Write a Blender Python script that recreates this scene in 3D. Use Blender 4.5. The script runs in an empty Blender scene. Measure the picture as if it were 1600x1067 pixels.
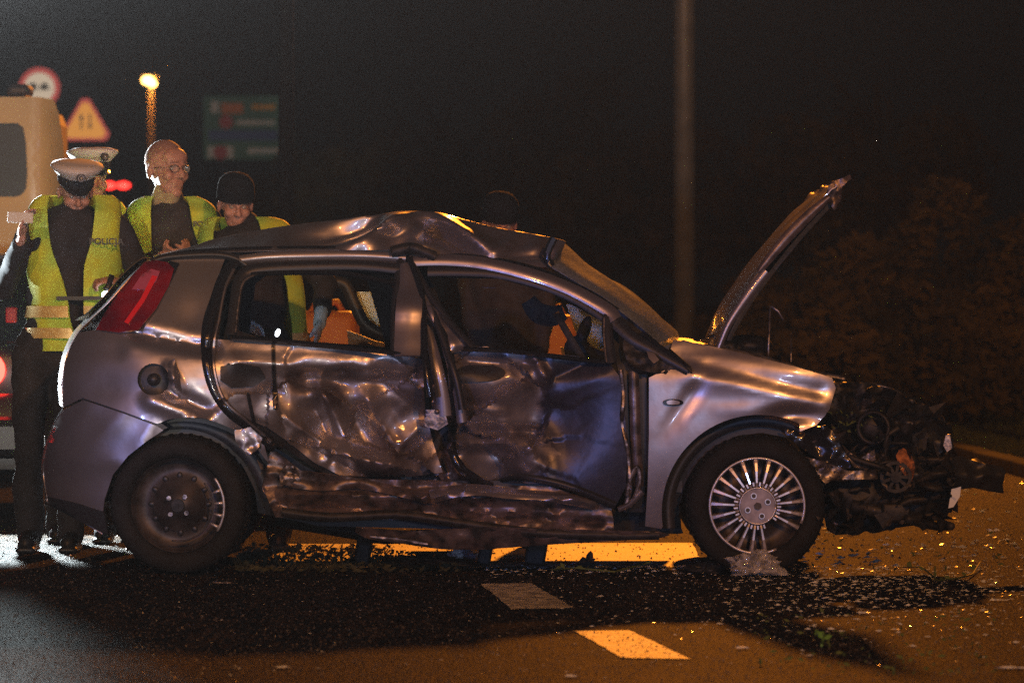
import bpy, bmesh, math, random
from math import sin, cos, pi, sqrt, radians, atan2, hypot
from mathutils import Vector, Matrix, noise
from mathutils.geometry import delaunay_2d_cdt
random.seed(7)
V = Vector
scene = bpy.context.scene
COL = scene.collection

# ------------------------------------------------------------------ camera
CAMD, CAMH, F = 20.0, 1.2, 7220.0          # metres to the wreck's near side, eye height, focal length in photo pixels
cd = bpy.data.cameras.new('camera')
cam = bpy.data.objects.new('camera', cd); COL.objects.link(cam)
cam.location = (0, -CAMD, CAMH)
cam.rotation_euler = (radians(90) - math.atan(66.5 / F), 0, 0)
cd.sensor_width = 36; cd.lens = F / 1600 * 36
cd.clip_start = 0.5; cd.clip_end = 3000
cd.dof.use_dof = True; cd.dof.focus_distance = 20.2; cd.dof.aperture_fstop = 4.5
scene.camera = cam

# ------------------------------------------------------------------ world, lamps, exposure
w = bpy.data.worlds.new('World'); scene.world = w; w.use_nodes = True
bg = w.node_tree.nodes['Background']
bg.inputs[0].default_value = (0.30, 0.27, 0.26, 1); bg.inputs[1].default_value = 0.006

def lamp(name, kind, loc, power, color, size=0.25, target=None, spot=None, blend=0.6):
    ld = bpy.data.lights.new(name, kind)
    ld.energy = power; ld.color = color
    if kind == 'AREA': ld.shape = 'DISK'; ld.size = size
    else: ld.shadow_soft_size = size
    if kind == 'SPOT': ld.spot_size = radians(spot); ld.spot_blend = blend
    o = bpy.data.objects.new(name, ld); COL.objects.link(o); o.location = loc
    if target is not None:
        o.rotation_euler = (V(target) - V(loc)).to_track_quat('-Z', 'Y').to_euler()
    return o

SODIUM = (1.0, 0.28, 0.02)
lamp('sodium_light_behind', 'SPOT', (2.08, 26.6, 9.9), 22000, SODIUM, 0.4, (1.2, 0.5, 0), 44, 0.5)
lamp('sodium_light_far', 'POINT', (-12.6, 141, 8.9), 1500, SODIUM, 0.3)
lamp('added_haze_light', 'SPOT', (-4.75, 16, 3.7), 260000, (0.9, 0.97, 1.0), 0.15, (-3.6, -6, 11.1), 59, 0.7)  # added unseen spot, aimed upwards to make the mist glow at left
lamp('work_light', 'SPOT', (-2.62, 3.95, 1.28), 2100, (0.84, 0.97, 1.0), 0.07, (-2.3, 2.2, -.6), 52, 0.3)
lamp('work_light', 'SPOT', (-2.62, 3.95, 1.45), 800, (0.84, 0.97, 1.0), 0.07, (-2.2, 0, 4.0), 100, 0.35)
lamp('side_work_light', 'SPOT', (-4.7, 3.2, 0.7), 3800, (0.84, 0.97, 1.0), 0.08, (-2.05, 0.75, 1.5), 27, 0.4)
lamp('sodium_light_left', 'SPOT', (-10, -30, 11), 6500, (1.0, 0.38, 0.09), 0.35, (-.5, 0, 0.6), 60)
lamp('sodium_light_right', 'SPOT', (8, -30, 12), 11500, (1.0, 0.38, 0.09), 0.35, (.3, 0, 0.6), 60)
lamp('blue_beacon_light', 'SPOT', (-6.5, -15, 1.2), 1700, (0.25, 0.36, 1.0), 0.3, (0.25, 0, 1.15), 11, 1.0)
lamp('blue_beacon_light', 'SPOT', (-7.5, -15, 1.2), 2000, (0.25, 0.36, 1.0), 0.3, (-1.7, 0.2, .6), 5, 1.0)
lamp('blue_beacon_light', 'SPOT', (3.2, -17, 1.2), 900, (0.5, 0.62, 1.0), 0.3, (-0.2, 0, 1.2), 24, 1.0)
lamp('added_fill_spot', 'SPOT', (-3.6, -21, 0.9), 2800, (1.0, 0.90, 0.76), 0.15, (-2.75, 3, 1.8), 15, 0.8)  # unseen fill added in front to brighten the vests and the truck
lamp('added_fill_spot', 'SPOT', (-4.5, 34, 1.0), 14000, (1.0, 0.85, 0.65), 0.15, (-7.7, 60, 4.6), 16, 0.5)  # added unseen spot that brightens the two small signs
lamp('added_fill_spot', 'SPOT', (-5.5, 62, 1.0), 2600, (1.0, 0.95, 0.85), 0.15, (-6.8, 100, 5.6), 12, 0.5)  # another added spot, there only to brighten the direction board

vs = scene.view_settings
vs.view_transform = 'Standard'; vs.look = 'None'; vs.exposure = 0.0; vs.gamma = 1.0
try: vs.use_curve_mapping = False
except Exception: pass
cy = scene.cycles
cy.use_denoising = False
cy.max_bounces = 6; cy.volume_bounces = 0; cy.transparent_max_bounces = 12
cy.sample_clamp_indirect = 4
cy.volume_step_rate = 4
try: cy.use_light_tree = True
except Exception: pass

# ------------------------------------------------------------------ helpers
def W(px, py, y=0.0):
    """metric point from where the photograph shows it (1600 px wide) and how far behind the wreck's near side it stands"""
    d = CAMD + y
    return V(((px - 800) * d / F, y, CAMH + (467 - py) * d / F))
def G(px, py):
    d = CAMH * F / (py - 467)
    return V(((px - 800) * d / F, d - CAMD, 0))

WMX = {}
def put(o, parent=None, loc=None):
    COL.objects.link(o)
    if parent is not None:
        o.parent = parent
        o.matrix_parent_inverse = WMX.get(parent.name, Matrix()).inverted()
    return o
def empty(name, loc, label, cat, group=None):
    o = bpy.data.objects.new(name, None); COL.objects.link(o); o.location = loc
    o.empty_display_size = 0.2
    WMX[o.name] = Matrix.Translation(V(loc))
    o['label'] = label; o['category'] = cat
    if group: o['group'] = group
    return o
def tag(o, label=None, cat=None, group=None, kind=None):
    if label: o['label'] = label
    if cat: o['category'] = cat
    if group: o['group'] = group
    if kind: o['kind'] = kind
    return o
def mesh(name, verts, faces, mat, parent=None, smooth=True, kind=None):
    me = bpy.data.meshes.new(name)
    verts = [V(v) for v in verts]
    base = V((0, 0, 0))
    if parent is None and kind is None and verts:
        base = V((sum(v.x for v in verts) / len(verts), sum(v.y for v in verts) / len(verts), min(v.z for v in verts)))
    me.from_pydata([tuple(v - base) for v in verts], [], [tuple(f) for f in faces])
    me.validate(); me.update()
    mats = mat if isinstance(mat, (list, tuple)) else [mat]
    for m in mats: me.materials.append(m)
    if smooth: me.polygons.foreach_set('use_smooth', [True] * len(me.polygons))
    o = bpy.data.objects.new(name, me); put(o, parent)
    if parent is None: o.location = base
    if kind: o['kind'] = kind
    return o

class MB:
    """collects simple shapes into one mesh"""
    def __init__(s): s.v = []; s.f = []
    def add(s, v, f):
        n = len(s.v); s.v += [V(q) for q in v]; s.f += [tuple(i + n for i in g) for g in f]; return s
    def box(s, c, size, rot=None, bev=0.0):
        c = V(c); hx, hy, hz = [q / 2 for q in size]
        bm = bmesh.new(); bmesh.ops.create_cube(bm, size=1)
        for q in bm.verts: q.co = V((q.co.x * 2 * hx, q.co.y * 2 * hy, q.co.z * 2 * hz))
        if bev > 0: bmesh.ops.bevel(bm, geom=list(bm.edges), offset=bev, segments=2, affect='EDGES', profile=0.5)
        R = rot.to_matrix() if rot is not None and hasattr(rot, 'to_matrix') else (rot or Matrix.Identity(3))
        bm.verts.index_update()
        s.add([c + R @ q.co for q in bm.verts], [[q.index for q in f.verts] for f in bm.faces]); bm.free(); return s
    def cap(s, a, ra, b, rb, n=12, flat=None):
        a = V(a); b = V(b); ax = (b - a); L = ax.length
        ax = ax / L if L > 1e-6 else V((0, 0, 1))
        u = ax.orthogonal().normalized(); w_ = ax.cross(u)
        rings = []
        for i in range(5):
            t = -pi / 2 + (pi / 2) * i / 4
            rings.append((a + ax * (ra * sin(t)), ra * cos(t)))
        for i in range(5):
            t = (pi / 2) * i / 4
            rings.append((b + ax * (rb * sin(t)), rb * cos(t)))
        vs_, fs = [], []
        for c, r in rings:
            r = max(r, 1e-4)
            for k in range(n):
                t = 2 * pi * k / n
                vs_.append(c + u * (r * cos(t)) + w_ * (r * sin(t)))
        for i in range(len(rings) - 1):
            for k in range(n):
                k2 = (k + 1) % n
                fs.append((i * n + k, i * n + k2, (i + 1) * n + k2, (i + 1) * n + k))
        fs.append(tuple(reversed(range(n)))); fs.append(tuple((len(rings) - 1) * n + k for k in range(n)))
        return s.add(vs_, fs)
    def ell(s, c, r, R=None, n=14):
        c = V(c); vs_, fs = [], []; m = n // 2 + 1
        R = R or Matrix.Identity(3)
        for i in range(m + 1):
            t = -pi / 2 + pi * i / m
            cr = max(cos(t), 1e-3)
            for k in range(n):
                a = 2 * pi * k / n
                vs_.append(c + R @ V((r[0] * cr * cos(a), r[1] * cr * sin(a), r[2] * sin(t))))
        for i in range(m):
            for k in range(n):
                k2 = (k + 1) % n
                fs.append((i * n + k, i * n + k2, (i + 1) * n + k2, (i + 1) * n + k))
        fs.append(tuple(reversed(range(n)))); fs.append(tuple(m * n + k for k in range(n)))
        return s.add(vs_, fs)
    def tube(s, pts, r, n=8, close_ends=True):
        pts = [V(p) for p in pts]; rr = r if isinstance(r, (list, tuple)) else [r] * len(pts)
        vs_, fs = [], []; u = None
        for i, p in enumerate(pts):
            t = (pts[min(i + 1, len(pts) - 1)] - pts[max(i - 1, 0)]).normalized()
            if u is None: u = t.orthogonal().normalized()
            u = (u - t * u.dot(t)).normalized(); w_ = t.cross(u)
            for k in range(n):
                a = 2 * pi * k / n
                vs_.append(p + u * (rr[i] * cos(a)) + w_ * (rr[i] * sin(a)))
        for i in range(len(pts) - 1):
            for k in range(n):
                k2 = (k + 1) % n
                fs.append((i * n + k, i * n + k2, (i + 1) * n + k2, (i + 1) * n + k))
        if close_ends:
            fs.append(tuple(reversed(range(n)))); fs.append(tuple((len(pts) - 1) * n + k for k in range(n)))
        return s.add(vs_, fs)
    def disc(s, c, r, axis=(0, 1, 0), t=0.02, n=32, rin=0.0):
        """round plate or ring with thickness, axis through its centre"""
        c = V(c); ax = V(axis).normalized(); u = ax.orthogonal().normalized(); w_ = ax.cross(u)
        vs_, fs = [], []
        for k in range(n):
            a = 2 * pi * k / n; d = u * cos(a) + w_ * sin(a)
            vs_ += [c + d * r - ax * t / 2, c + d * r + ax * t / 2]
            if rin > 0: vs_ += [c + d * rin - ax * t / 2, c + d * rin + ax * t / 2]
        m = 4 if rin > 0 else 2
        for k in range(n):
            a, b = k * m, ((k + 1) % n) * m
            fs.append((a, b, b + 1, a + 1))
            if rin > 0: fs += [(a + 2, a + 3, b + 3, b + 2), (a, a + 2, b + 2, b), (a + 1, b + 1, b + 3, a + 3)]
        if rin <= 0: fs.append(tuple(k * 2 for k in reversed(range(n)))); fs.append(tuple(k * 2 + 1 for k in range(n)))
        return s.add(vs_, fs)
    def prism(s, outline, y0, y1):
        """outline [(x,z)...] between two depths"""
        n = len(outline)
        vs_ = [V((x, y0, z)) for x, z in outline] + [V((x, y1, z)) for x, z in outline]
        fs = [tuple(range(n)), tuple(reversed(range(n, 2 * n)))] + [(i, i + n, (i + 1) % n + n, (i + 1) % n) for i in range(n)]
        return s.add(vs_, fs)
    def build(s, name, mat, parent=None, smooth=False, kind=None):
        return mesh(name, s.v, s.f, mat, parent, smooth, kind)
    def remesh(s, name, mat, parent=None, voxel=0.01, smooth=3, disp=0.0, dsize=0.1):
        o = mesh(name, s.v, s.f, mat, parent, True)
        m = o.modifiers.new('remesh', 'REMESH'); m.mode = 'VOXEL'; m.voxel_size = voxel; m.use_smooth_shade = True
        if smooth:
            q = o.modifiers.new('smooth', 'SMOOTH'); q.iterations = smooth; q.factor = 0.5
        if disp:
            tx = bpy.data.textures.new('folds', 'CLOUDS'); tx.noise_scale = dsize; tx.noise_depth = 1
            q = o.modifiers.new('folds', 'DISPLACE'); q.texture = tx; q.strength = disp; q.mid_level = 0.5; q.texture_coords = 'GLOBAL'
        return o

# ------------------------------------------------------------------ materials
def mat(name, color, rough=0.5, metal=0.0, coat=0.0, coat_rough=0.05, noise_scale=0, noise_amt=0.25, bump=0.0, bump_scale=60,
        spec=0.5, emit=None, estr=0, alpha=1.0, trans=0.0, sheen=0.0, color2=None, detail=4, rough_var=0.0):
    m = bpy.data.materials.new(name); m.use_nodes = True
    nt = m.node_tree; b = nt.nodes['Principled BSDF']; L = nt.links.new
    b.inputs['Base Color'].default_value = (*color, 1); b.inputs['Roughness'].default_value = rough
    b.inputs['Metallic'].default_value = metal
    b.inputs['Coat Weight'].default_value = coat; b.inputs['Coat Roughness'].default_value = coat_rough
    b.inputs['Specular IOR Level'].default_value = spec
    b.inputs['Alpha'].default_value = alpha; b.inputs['Transmission Weight'].default_value = trans
    b.inputs['Sheen Weight'].default_value = sheen
    if emit: b.inputs['Emission Color'].default_value = (*emit, 1); b.inputs['Emission Strength'].default_value = estr
    tc = nt.nodes.new('ShaderNodeTexCoord')
    if noise_scale:
        n = nt.nodes.new('ShaderNodeTexNoise'); n.inputs['Scale'].default_value = noise_scale; n.inputs['Detail'].default_value = detail
        L(tc.outputs['Object'], n.inputs['Vector'])
        r = nt.nodes.new('ShaderNodeValToRGB')
        c2 = color2 or tuple(c * (1 - noise_amt) for c in color)
        c1 = color if color2 else tuple(min(1, c * (1 + noise_amt)) for c in color)
        r.color_ramp.elements[0].position = 0.35; r.color_ramp.elements[1].position = 0.65
        r.color_ramp.elements[0].color = (*c2, 1); r.color_ramp.elements[1].color = (*c1, 1)
        L(n.outputs['Fac'], r.inputs['Fac']); L(r.outputs['Color'], b.inputs['Base Color'])
        if rough_var:
            mr = nt.nodes.new('ShaderNodeMapRange'); mr.inputs['From Min'].default_value = 0.3; mr.inputs['From Max'].default_value = 0.7
            mr.inputs['To Min'].default_value = rough + rough_var; mr.inputs['To Max'].default_value = rough - rough_var
            L(n.outputs['Fac'], mr.inputs['Value']); L(mr.outputs['Result'], b.inputs['Roughness'])
    if bump:
        n2 = nt.nodes.new('ShaderNodeTexNoise'); n2.inputs['Scale'].default_value = bump_scale; n2.inputs['Detail'].default_value = 4
        L(tc.outputs['Object'], n2.inputs['Vector'])
        bp = nt.nodes.new('ShaderNodeBump'); bp.inputs['Strength'].default_value = 1; bp.inputs['Distance'].default_value = bump
        L(n2.outputs['Fac'], bp.inputs['Height']); L(bp.outputs['Normal'], b.inputs['Normal'])
    return m

M = {}
M['paint'] = mat('lilac_grey_paint', (0.39, 0.365, 0.38), 0.38, 0.85, 0.8, 0.08, noise_scale=7, noise_amt=0.22, rough_var=0.09, detail=8, bump=0.0006, bump_scale=14)
M['paint_scuffed'] = mat('scuffed_lilac_grey_paint', (0.43, 0.40, 0.40), 0.42, 0.75, 0.5, 0.12, noise_scale=5, color2=(0.10, 0.08, 0.08), detail=12, rough_var=0.12, bump=0.0012, bump_scale=28)
M['door_painted_shade'] = mat('scuffed_door_paint_with_shade', (0.43, 0.40, 0.40), 0.42, 0.75, 0.5, 0.12, noise_scale=5, color2=(0.12, 0.10, 0.10), detail=12, rough_var=0.12, bump=0.0012, bump_scale=28)
def paint_shade_area(m):
    # front half of this door: its shade painted in as a dark, ragged-edged area
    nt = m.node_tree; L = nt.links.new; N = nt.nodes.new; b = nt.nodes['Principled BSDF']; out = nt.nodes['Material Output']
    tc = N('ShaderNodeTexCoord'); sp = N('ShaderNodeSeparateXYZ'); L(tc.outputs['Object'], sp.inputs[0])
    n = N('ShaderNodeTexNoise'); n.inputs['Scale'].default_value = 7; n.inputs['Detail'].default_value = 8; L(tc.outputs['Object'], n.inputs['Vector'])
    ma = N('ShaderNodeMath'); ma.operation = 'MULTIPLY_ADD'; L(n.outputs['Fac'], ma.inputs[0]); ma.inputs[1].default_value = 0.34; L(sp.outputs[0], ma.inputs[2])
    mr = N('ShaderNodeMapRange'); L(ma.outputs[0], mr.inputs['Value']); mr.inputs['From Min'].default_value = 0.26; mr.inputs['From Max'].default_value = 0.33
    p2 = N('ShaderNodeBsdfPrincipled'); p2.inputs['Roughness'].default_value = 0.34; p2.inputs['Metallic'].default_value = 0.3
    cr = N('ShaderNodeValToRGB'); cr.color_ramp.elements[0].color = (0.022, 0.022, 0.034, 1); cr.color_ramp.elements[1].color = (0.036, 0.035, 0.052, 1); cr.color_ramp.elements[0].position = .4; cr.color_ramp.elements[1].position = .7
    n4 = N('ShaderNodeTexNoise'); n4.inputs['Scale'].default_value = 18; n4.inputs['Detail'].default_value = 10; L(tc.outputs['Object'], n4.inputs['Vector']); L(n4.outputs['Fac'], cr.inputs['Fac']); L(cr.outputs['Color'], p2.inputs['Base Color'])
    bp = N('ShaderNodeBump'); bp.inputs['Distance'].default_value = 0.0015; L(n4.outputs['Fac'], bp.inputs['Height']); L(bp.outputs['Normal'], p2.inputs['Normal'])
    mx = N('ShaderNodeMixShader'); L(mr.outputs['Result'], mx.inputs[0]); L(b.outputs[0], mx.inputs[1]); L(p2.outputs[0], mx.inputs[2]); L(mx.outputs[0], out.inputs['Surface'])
paint_shade_area(M['door_painted_shade'])
M['paint_dirty'] = mat('scraped_paint', (0.22, 0.17, 0.155), 0.42, 0.55, 0.3, 0.3, noise_scale=16, color2=(0.035, 0.03, 0.028), detail=9, bump=0.002, bump_scale=40, rough_var=0.12)
M['black'] = mat('black_plastic', (0.018, 0.018, 0.02), 0.45, bump=0.0008, bump_scale=50)
M['black_gloss'] = mat('black_gloss_trim', (0.012, 0.012, 0.015), 0.25, coat=0.5)
M['soot'] = mat('grimy_black_metal', (0.03, 0.027, 0.025), 0.55, 0.3, noise_scale=18, color2=(0.008, 0.008, 0.008), bump=0.004, bump_scale=30)
M['rubber'] = mat('tyre_rubber', (0.009, 0.0085, 0.008), 0.8, spec=0.25, noise_scale=10, noise_amt=0.4, bump=0.001, bump_scale=90)
M['alloy'] = mat('silver_hubcap', (0.55, 0.53, 0.54), 0.36, 0.6, 0.4, noise_scale=20, noise_amt=0.2)
M['hub'] = mat('dull_hub_plastic', (0.26, 0.23, 0.24), 0.45, 0.4, noise_scale=20, noise_amt=0.3)
M['steel'] = mat('dull_steel_wheel', (0.05, 0.042, 0.038), 0.5, 0.4, noise_scale=14, noise_amt=0.5)
M['bare'] = mat('torn_bright_metal', (0.42, 0.38, 0.36), 0.4, 0.8, noise_scale=25, color2=(0.06, 0.05, 0.045), detail=8, bump=0.003, bump_scale=50)
M['interior'] = mat('dark_interior_cloth', (0.02, 0.02, 0.023), 0.8, noise_scale=60, noise_amt=0.3)
M['red_lens'] = mat('red_lamp_lens', (0.24, 0.006, 0.016), 0.25, 0.0, 0.8, 0.05, noise_scale=7, color2=(0.10, 0.004, 0.015), detail=2)
M['red_lens_clear'] = mat('pale_pink_lens', (0.42, 0.08, 0.15), 0.2, 0.0, 1.0, 0.03)
M['skin'] = mat('skin', (0.50, 0.28, 0.22), 0.5, noise_scale=25, noise_amt=0.12, bump=0.0008, bump_scale=120)
M['navy'] = mat('navy_uniform_cloth', (0.022, 0.022, 0.03), 0.85, noise_scale=12, noise_amt=0.3, bump=0.006, bump_scale=14, sheen=0.0)
M['darkcloth'] = mat('dark_jacket_cloth', (0.035, 0.033, 0.036), 0.85, noise_scale=12, noise_amt=0.3, bump=0.006, bump_scale=14, sheen=0.0)
M['hivis'] = mat('high_visibility_yellow', (0.72, 0.85, 0.05), 0.6, noise_scale=5, color2=(0.42, 0.78, 0.12), bump=0.008, bump_scale=12, detail=2)
M['reflect'] = mat('yellowed_reflective_tape', (0.85, 0.70, 0.30), 0.35, 0.2, noise_scale=40, noise_amt=0.15)
M['white_cap'] = mat('white_cap_cloth', (0.66, 0.64, 0.68), 0.7)
M['capband'] = mat('dark_cap_band', (0.018, 0.018, 0.026), 0.6)
M['badge'] = mat('pewter_badge', (0.22, 0.21, 0.2), 0.4, 0.6)
M['knit'] = mat('black_knit', (0.014, 0.014, 0.017), 0.95, bump=0.004, bump_scale=130, spec=.1)
M['glove'] = mat('pale_blue_glove', (0.50, 0.66, 0.80), 0.6, bump=0.003, bump_scale=50)
M['hair'] = mat('short_fair_hair', (0.34, 0.19, 0.145), 0.7, bump=0.003, bump_scale=200)
M['scarf'] = mat('beige_collar', (0.42, 0.36, 0.22), 0.85, bump=0.003, bump_scale=60)
M['paper'] = mat('white_paper', (0.75, 0.75, 0.75), 0.7)
M['torch_lens'] = mat('lit_torch_lens', (1, 1, 1), 0.3, emit=(0.85, 0.93, 1.0), estr=9)
M['glassdark'] = mat('dark_window_glass', (0.02, 0.025, 0.025), 0.25, 0.0, spec=0.3)
M['green_leaf'] = mat('torn_green_leaf', (0.09, 0.13, 0.03), 0.6)
M['shard'] = mat('glass_crumb', (0.75, 0.8, 0.8), 0.12, 0.0, spec=1.0)
M['white_plastic'] = mat('white_plastic', (0.7, 0.7, 0.68), 0.4)
# ------------------------------------------------------------------ sheet-metal helper
def smooth_poly(pts, closed=True, k=6):
    n = len(pts); out = []
    rng = range(n) if closed else range(n - 1)
    for i in rng:
        g = (lambda j: pts[j % n]) if closed else (lambda j: pts[max(0, min(n - 1, j))])
        p0, p1, p2, p3 = g(i - 1), g(i), g(i + 1), g(i + 2)
        for q in range(k):
            t = q / k
            out.append(tuple(0.5 * ((2 * b) + (-a + c) * t + (2 * a - 5 * b + 4 * c - d) * t * t + (-a + 3 * b - 3 * c + d) * t ** 3) for a, b, c, d in zip(p0, p1, p2, p3)))
    if not closed: out.append(tuple(pts[-1]))
    return out
def resample(pts, step, closed=True):
    out = []; n = len(pts)
    for i in range(n if closed else n - 1):
        a, b = pts[i], pts[(i + 1) % n]; L = hypot(b[0] - a[0], b[1] - a[1]); m = max(1, int(math.ceil(L / step)))
        for q in range(m): out.append((a[0] + (b[0] - a[0]) * q / m, a[1] + (b[1] - a[1]) * q / m))
    if not closed: out.append(tuple(pts[-1]))
    return out
def pip(x, y, P):
    c = False; j = len(P) - 1
    for i in range(len(P)):
        xi, yi = P[i]; xj, yj = P[j]
        if (yi > y) != (yj > y) and x < (xj - xi) * (y - yi) / (yj - yi) + xi: c = not c
        j = i
    return c
def fill(outline, holes=(), step=9):
    loops = [resample(outline, step)] + [resample(h, step) for h in holes]
    pts, edges = [], []
    for l in loops:
        n0 = len(pts); pts += l; edges += [(n0 + i, n0 + (i + 1) % len(l)) for i in range(len(l))]
    nb = len(pts); cell = {}
    for p in pts: cell.setdefault((int(p[0] // step), int(p[1] // step)), []).append(p)
    xs = [p[0] for p in outline]; ys_ = [p[1] for p in outline]
    y = min(ys_); row = 0; inner = []
    while y < max(ys_):
        x = min(xs) + (step / 2 if row % 2 else 0)
        while x < max(xs):
            if pip(x, y, loops[0]) and not any(pip(x, y, h) for h in loops[1:]):
                ci, cj = int(x // step), int(y // step); ok = True
                for a in (-1, 0, 1):
                    for b in (-1, 0, 1):
                        for q in cell.get((ci + a, cj + b), ()):
                            if (q[0] - x) ** 2 + (q[1] - y) ** 2 < (step * .55) ** 2: ok = False
                if ok: inner.append((x + random.uniform(-.12, .12) * step, y + random.uniform(-.12, .12) * step))
            x += step
        y += step * .866; row += 1
    allp = [V(p) for p in pts + inner]
    vo, _, fo, _, _, _ = delaunay_2d_cdt(allp, edges, [], 0, 1e-5)
    tris = []
    for f_ in fo:
        cx = sum(vo[i][0] for i in f_) / len(f_); cy_ = sum(vo[i][1] for i in f_) / len(f_)
        if pip(cx, cy_, loops[0]) and not any(pip(cx, cy_, h) for h in loops[1:]): tris.append(tuple(f_))
    used = sorted({i for t_ in tris for i in t_}); mp = {a: b for b, a in enumerate(used)}
    return [(vo[i][0], vo[i][1]) for i in used], [tuple(mp[i] for i in t_) for t_ in tris]
def sheet(name, outline, material, parent, depth, step=9, th=0.006, holes=(), mirror=None, extra=None, smooth=True, kind=None):
    """metal or plastic sheet standing in the wreck's side; depth(px, py) says how far in it lies there"""
    p2, tris = fill(outline, holes, step)
    vs_ = []
    for x, y in p2:
        q = W(x, y, depth(x, y))
        if extra: q = q + extra(x, y)
        if mirror is not None: q.y = mirror - q.y
        vs_.append(q)
    if mirror is not None: tris = [tuple(reversed(t_)) for t_ in tris]
    # outward side faces the camera
    a, b, c = (vs_[i] for i in tris[0]); nrm = (b - a).cross(c - a)
    if (nrm.y > 0) != (mirror is not None): tris = [tuple(reversed(t_)) for t_ in tris]
    o = mesh(name, vs_, tris, material, parent, smooth, kind)
    if th:
        s_ = o.modifiers.new('thickness', 'SOLIDIFY'); s_.thickness = th; s_.offset = -1
        e_ = o.modifiers.new('crisp_rim', 'EDGE_SPLIT'); e_.split_angle = radians(60)
    return o
def loft(name, curves, material, parent, th=0.0, smooth=True, kind=None):
    """surface through a list of equally long point rows"""
    n = len(curves[0]); v = [p for c in curves for p in c]; f = []
    for i in range(len(curves) - 1):
        for j in range(n - 1): f.append((i * n + j, i * n + j + 1, (i + 1) * n + j + 1, (i + 1) * n + j))
    o = mesh(name, v, f, material, parent, smooth, kind)
    if th:
        s_ = o.modifiers.new('thickness', 'SOLIDIFY'); s_.thickness = th; s_.offset = 0
        e_ = o.modifiers.new('crisp_rim', 'EDGE_SPLIT'); e_.split_angle = radians(60)
    return o
def crease(x, y, a, b, wd, amp, pw=1.4):
    ax, ay = a; bx, by = b; L2 = (bx - ax) ** 2 + (by - ay) ** 2
    t = max(0, min(1, ((x - ax) * (bx - ax) + (y - ay) * (by - ay)) / L2))
    d = hypot(x - ax - t * (bx - ax), y - ay - t * (by - ay))
    return amp * max(0, 1 - d / wd) ** pw
def gauss(x, y, cx, cy_, rx, ry, amp, ang=0):
    dx, dy = x - cx, y - cy_; c, s = cos(radians(ang)), sin(radians(ang))
    return amp * math.exp(-((dx * c + dy * s) / rx) ** 2 - ((-dx * s + dy * c) / ry) ** 2)
def rnoise(x, y, sc, seed=0):
    return abs(noise.noise(V((x / sc, y / sc, seed))))
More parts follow.
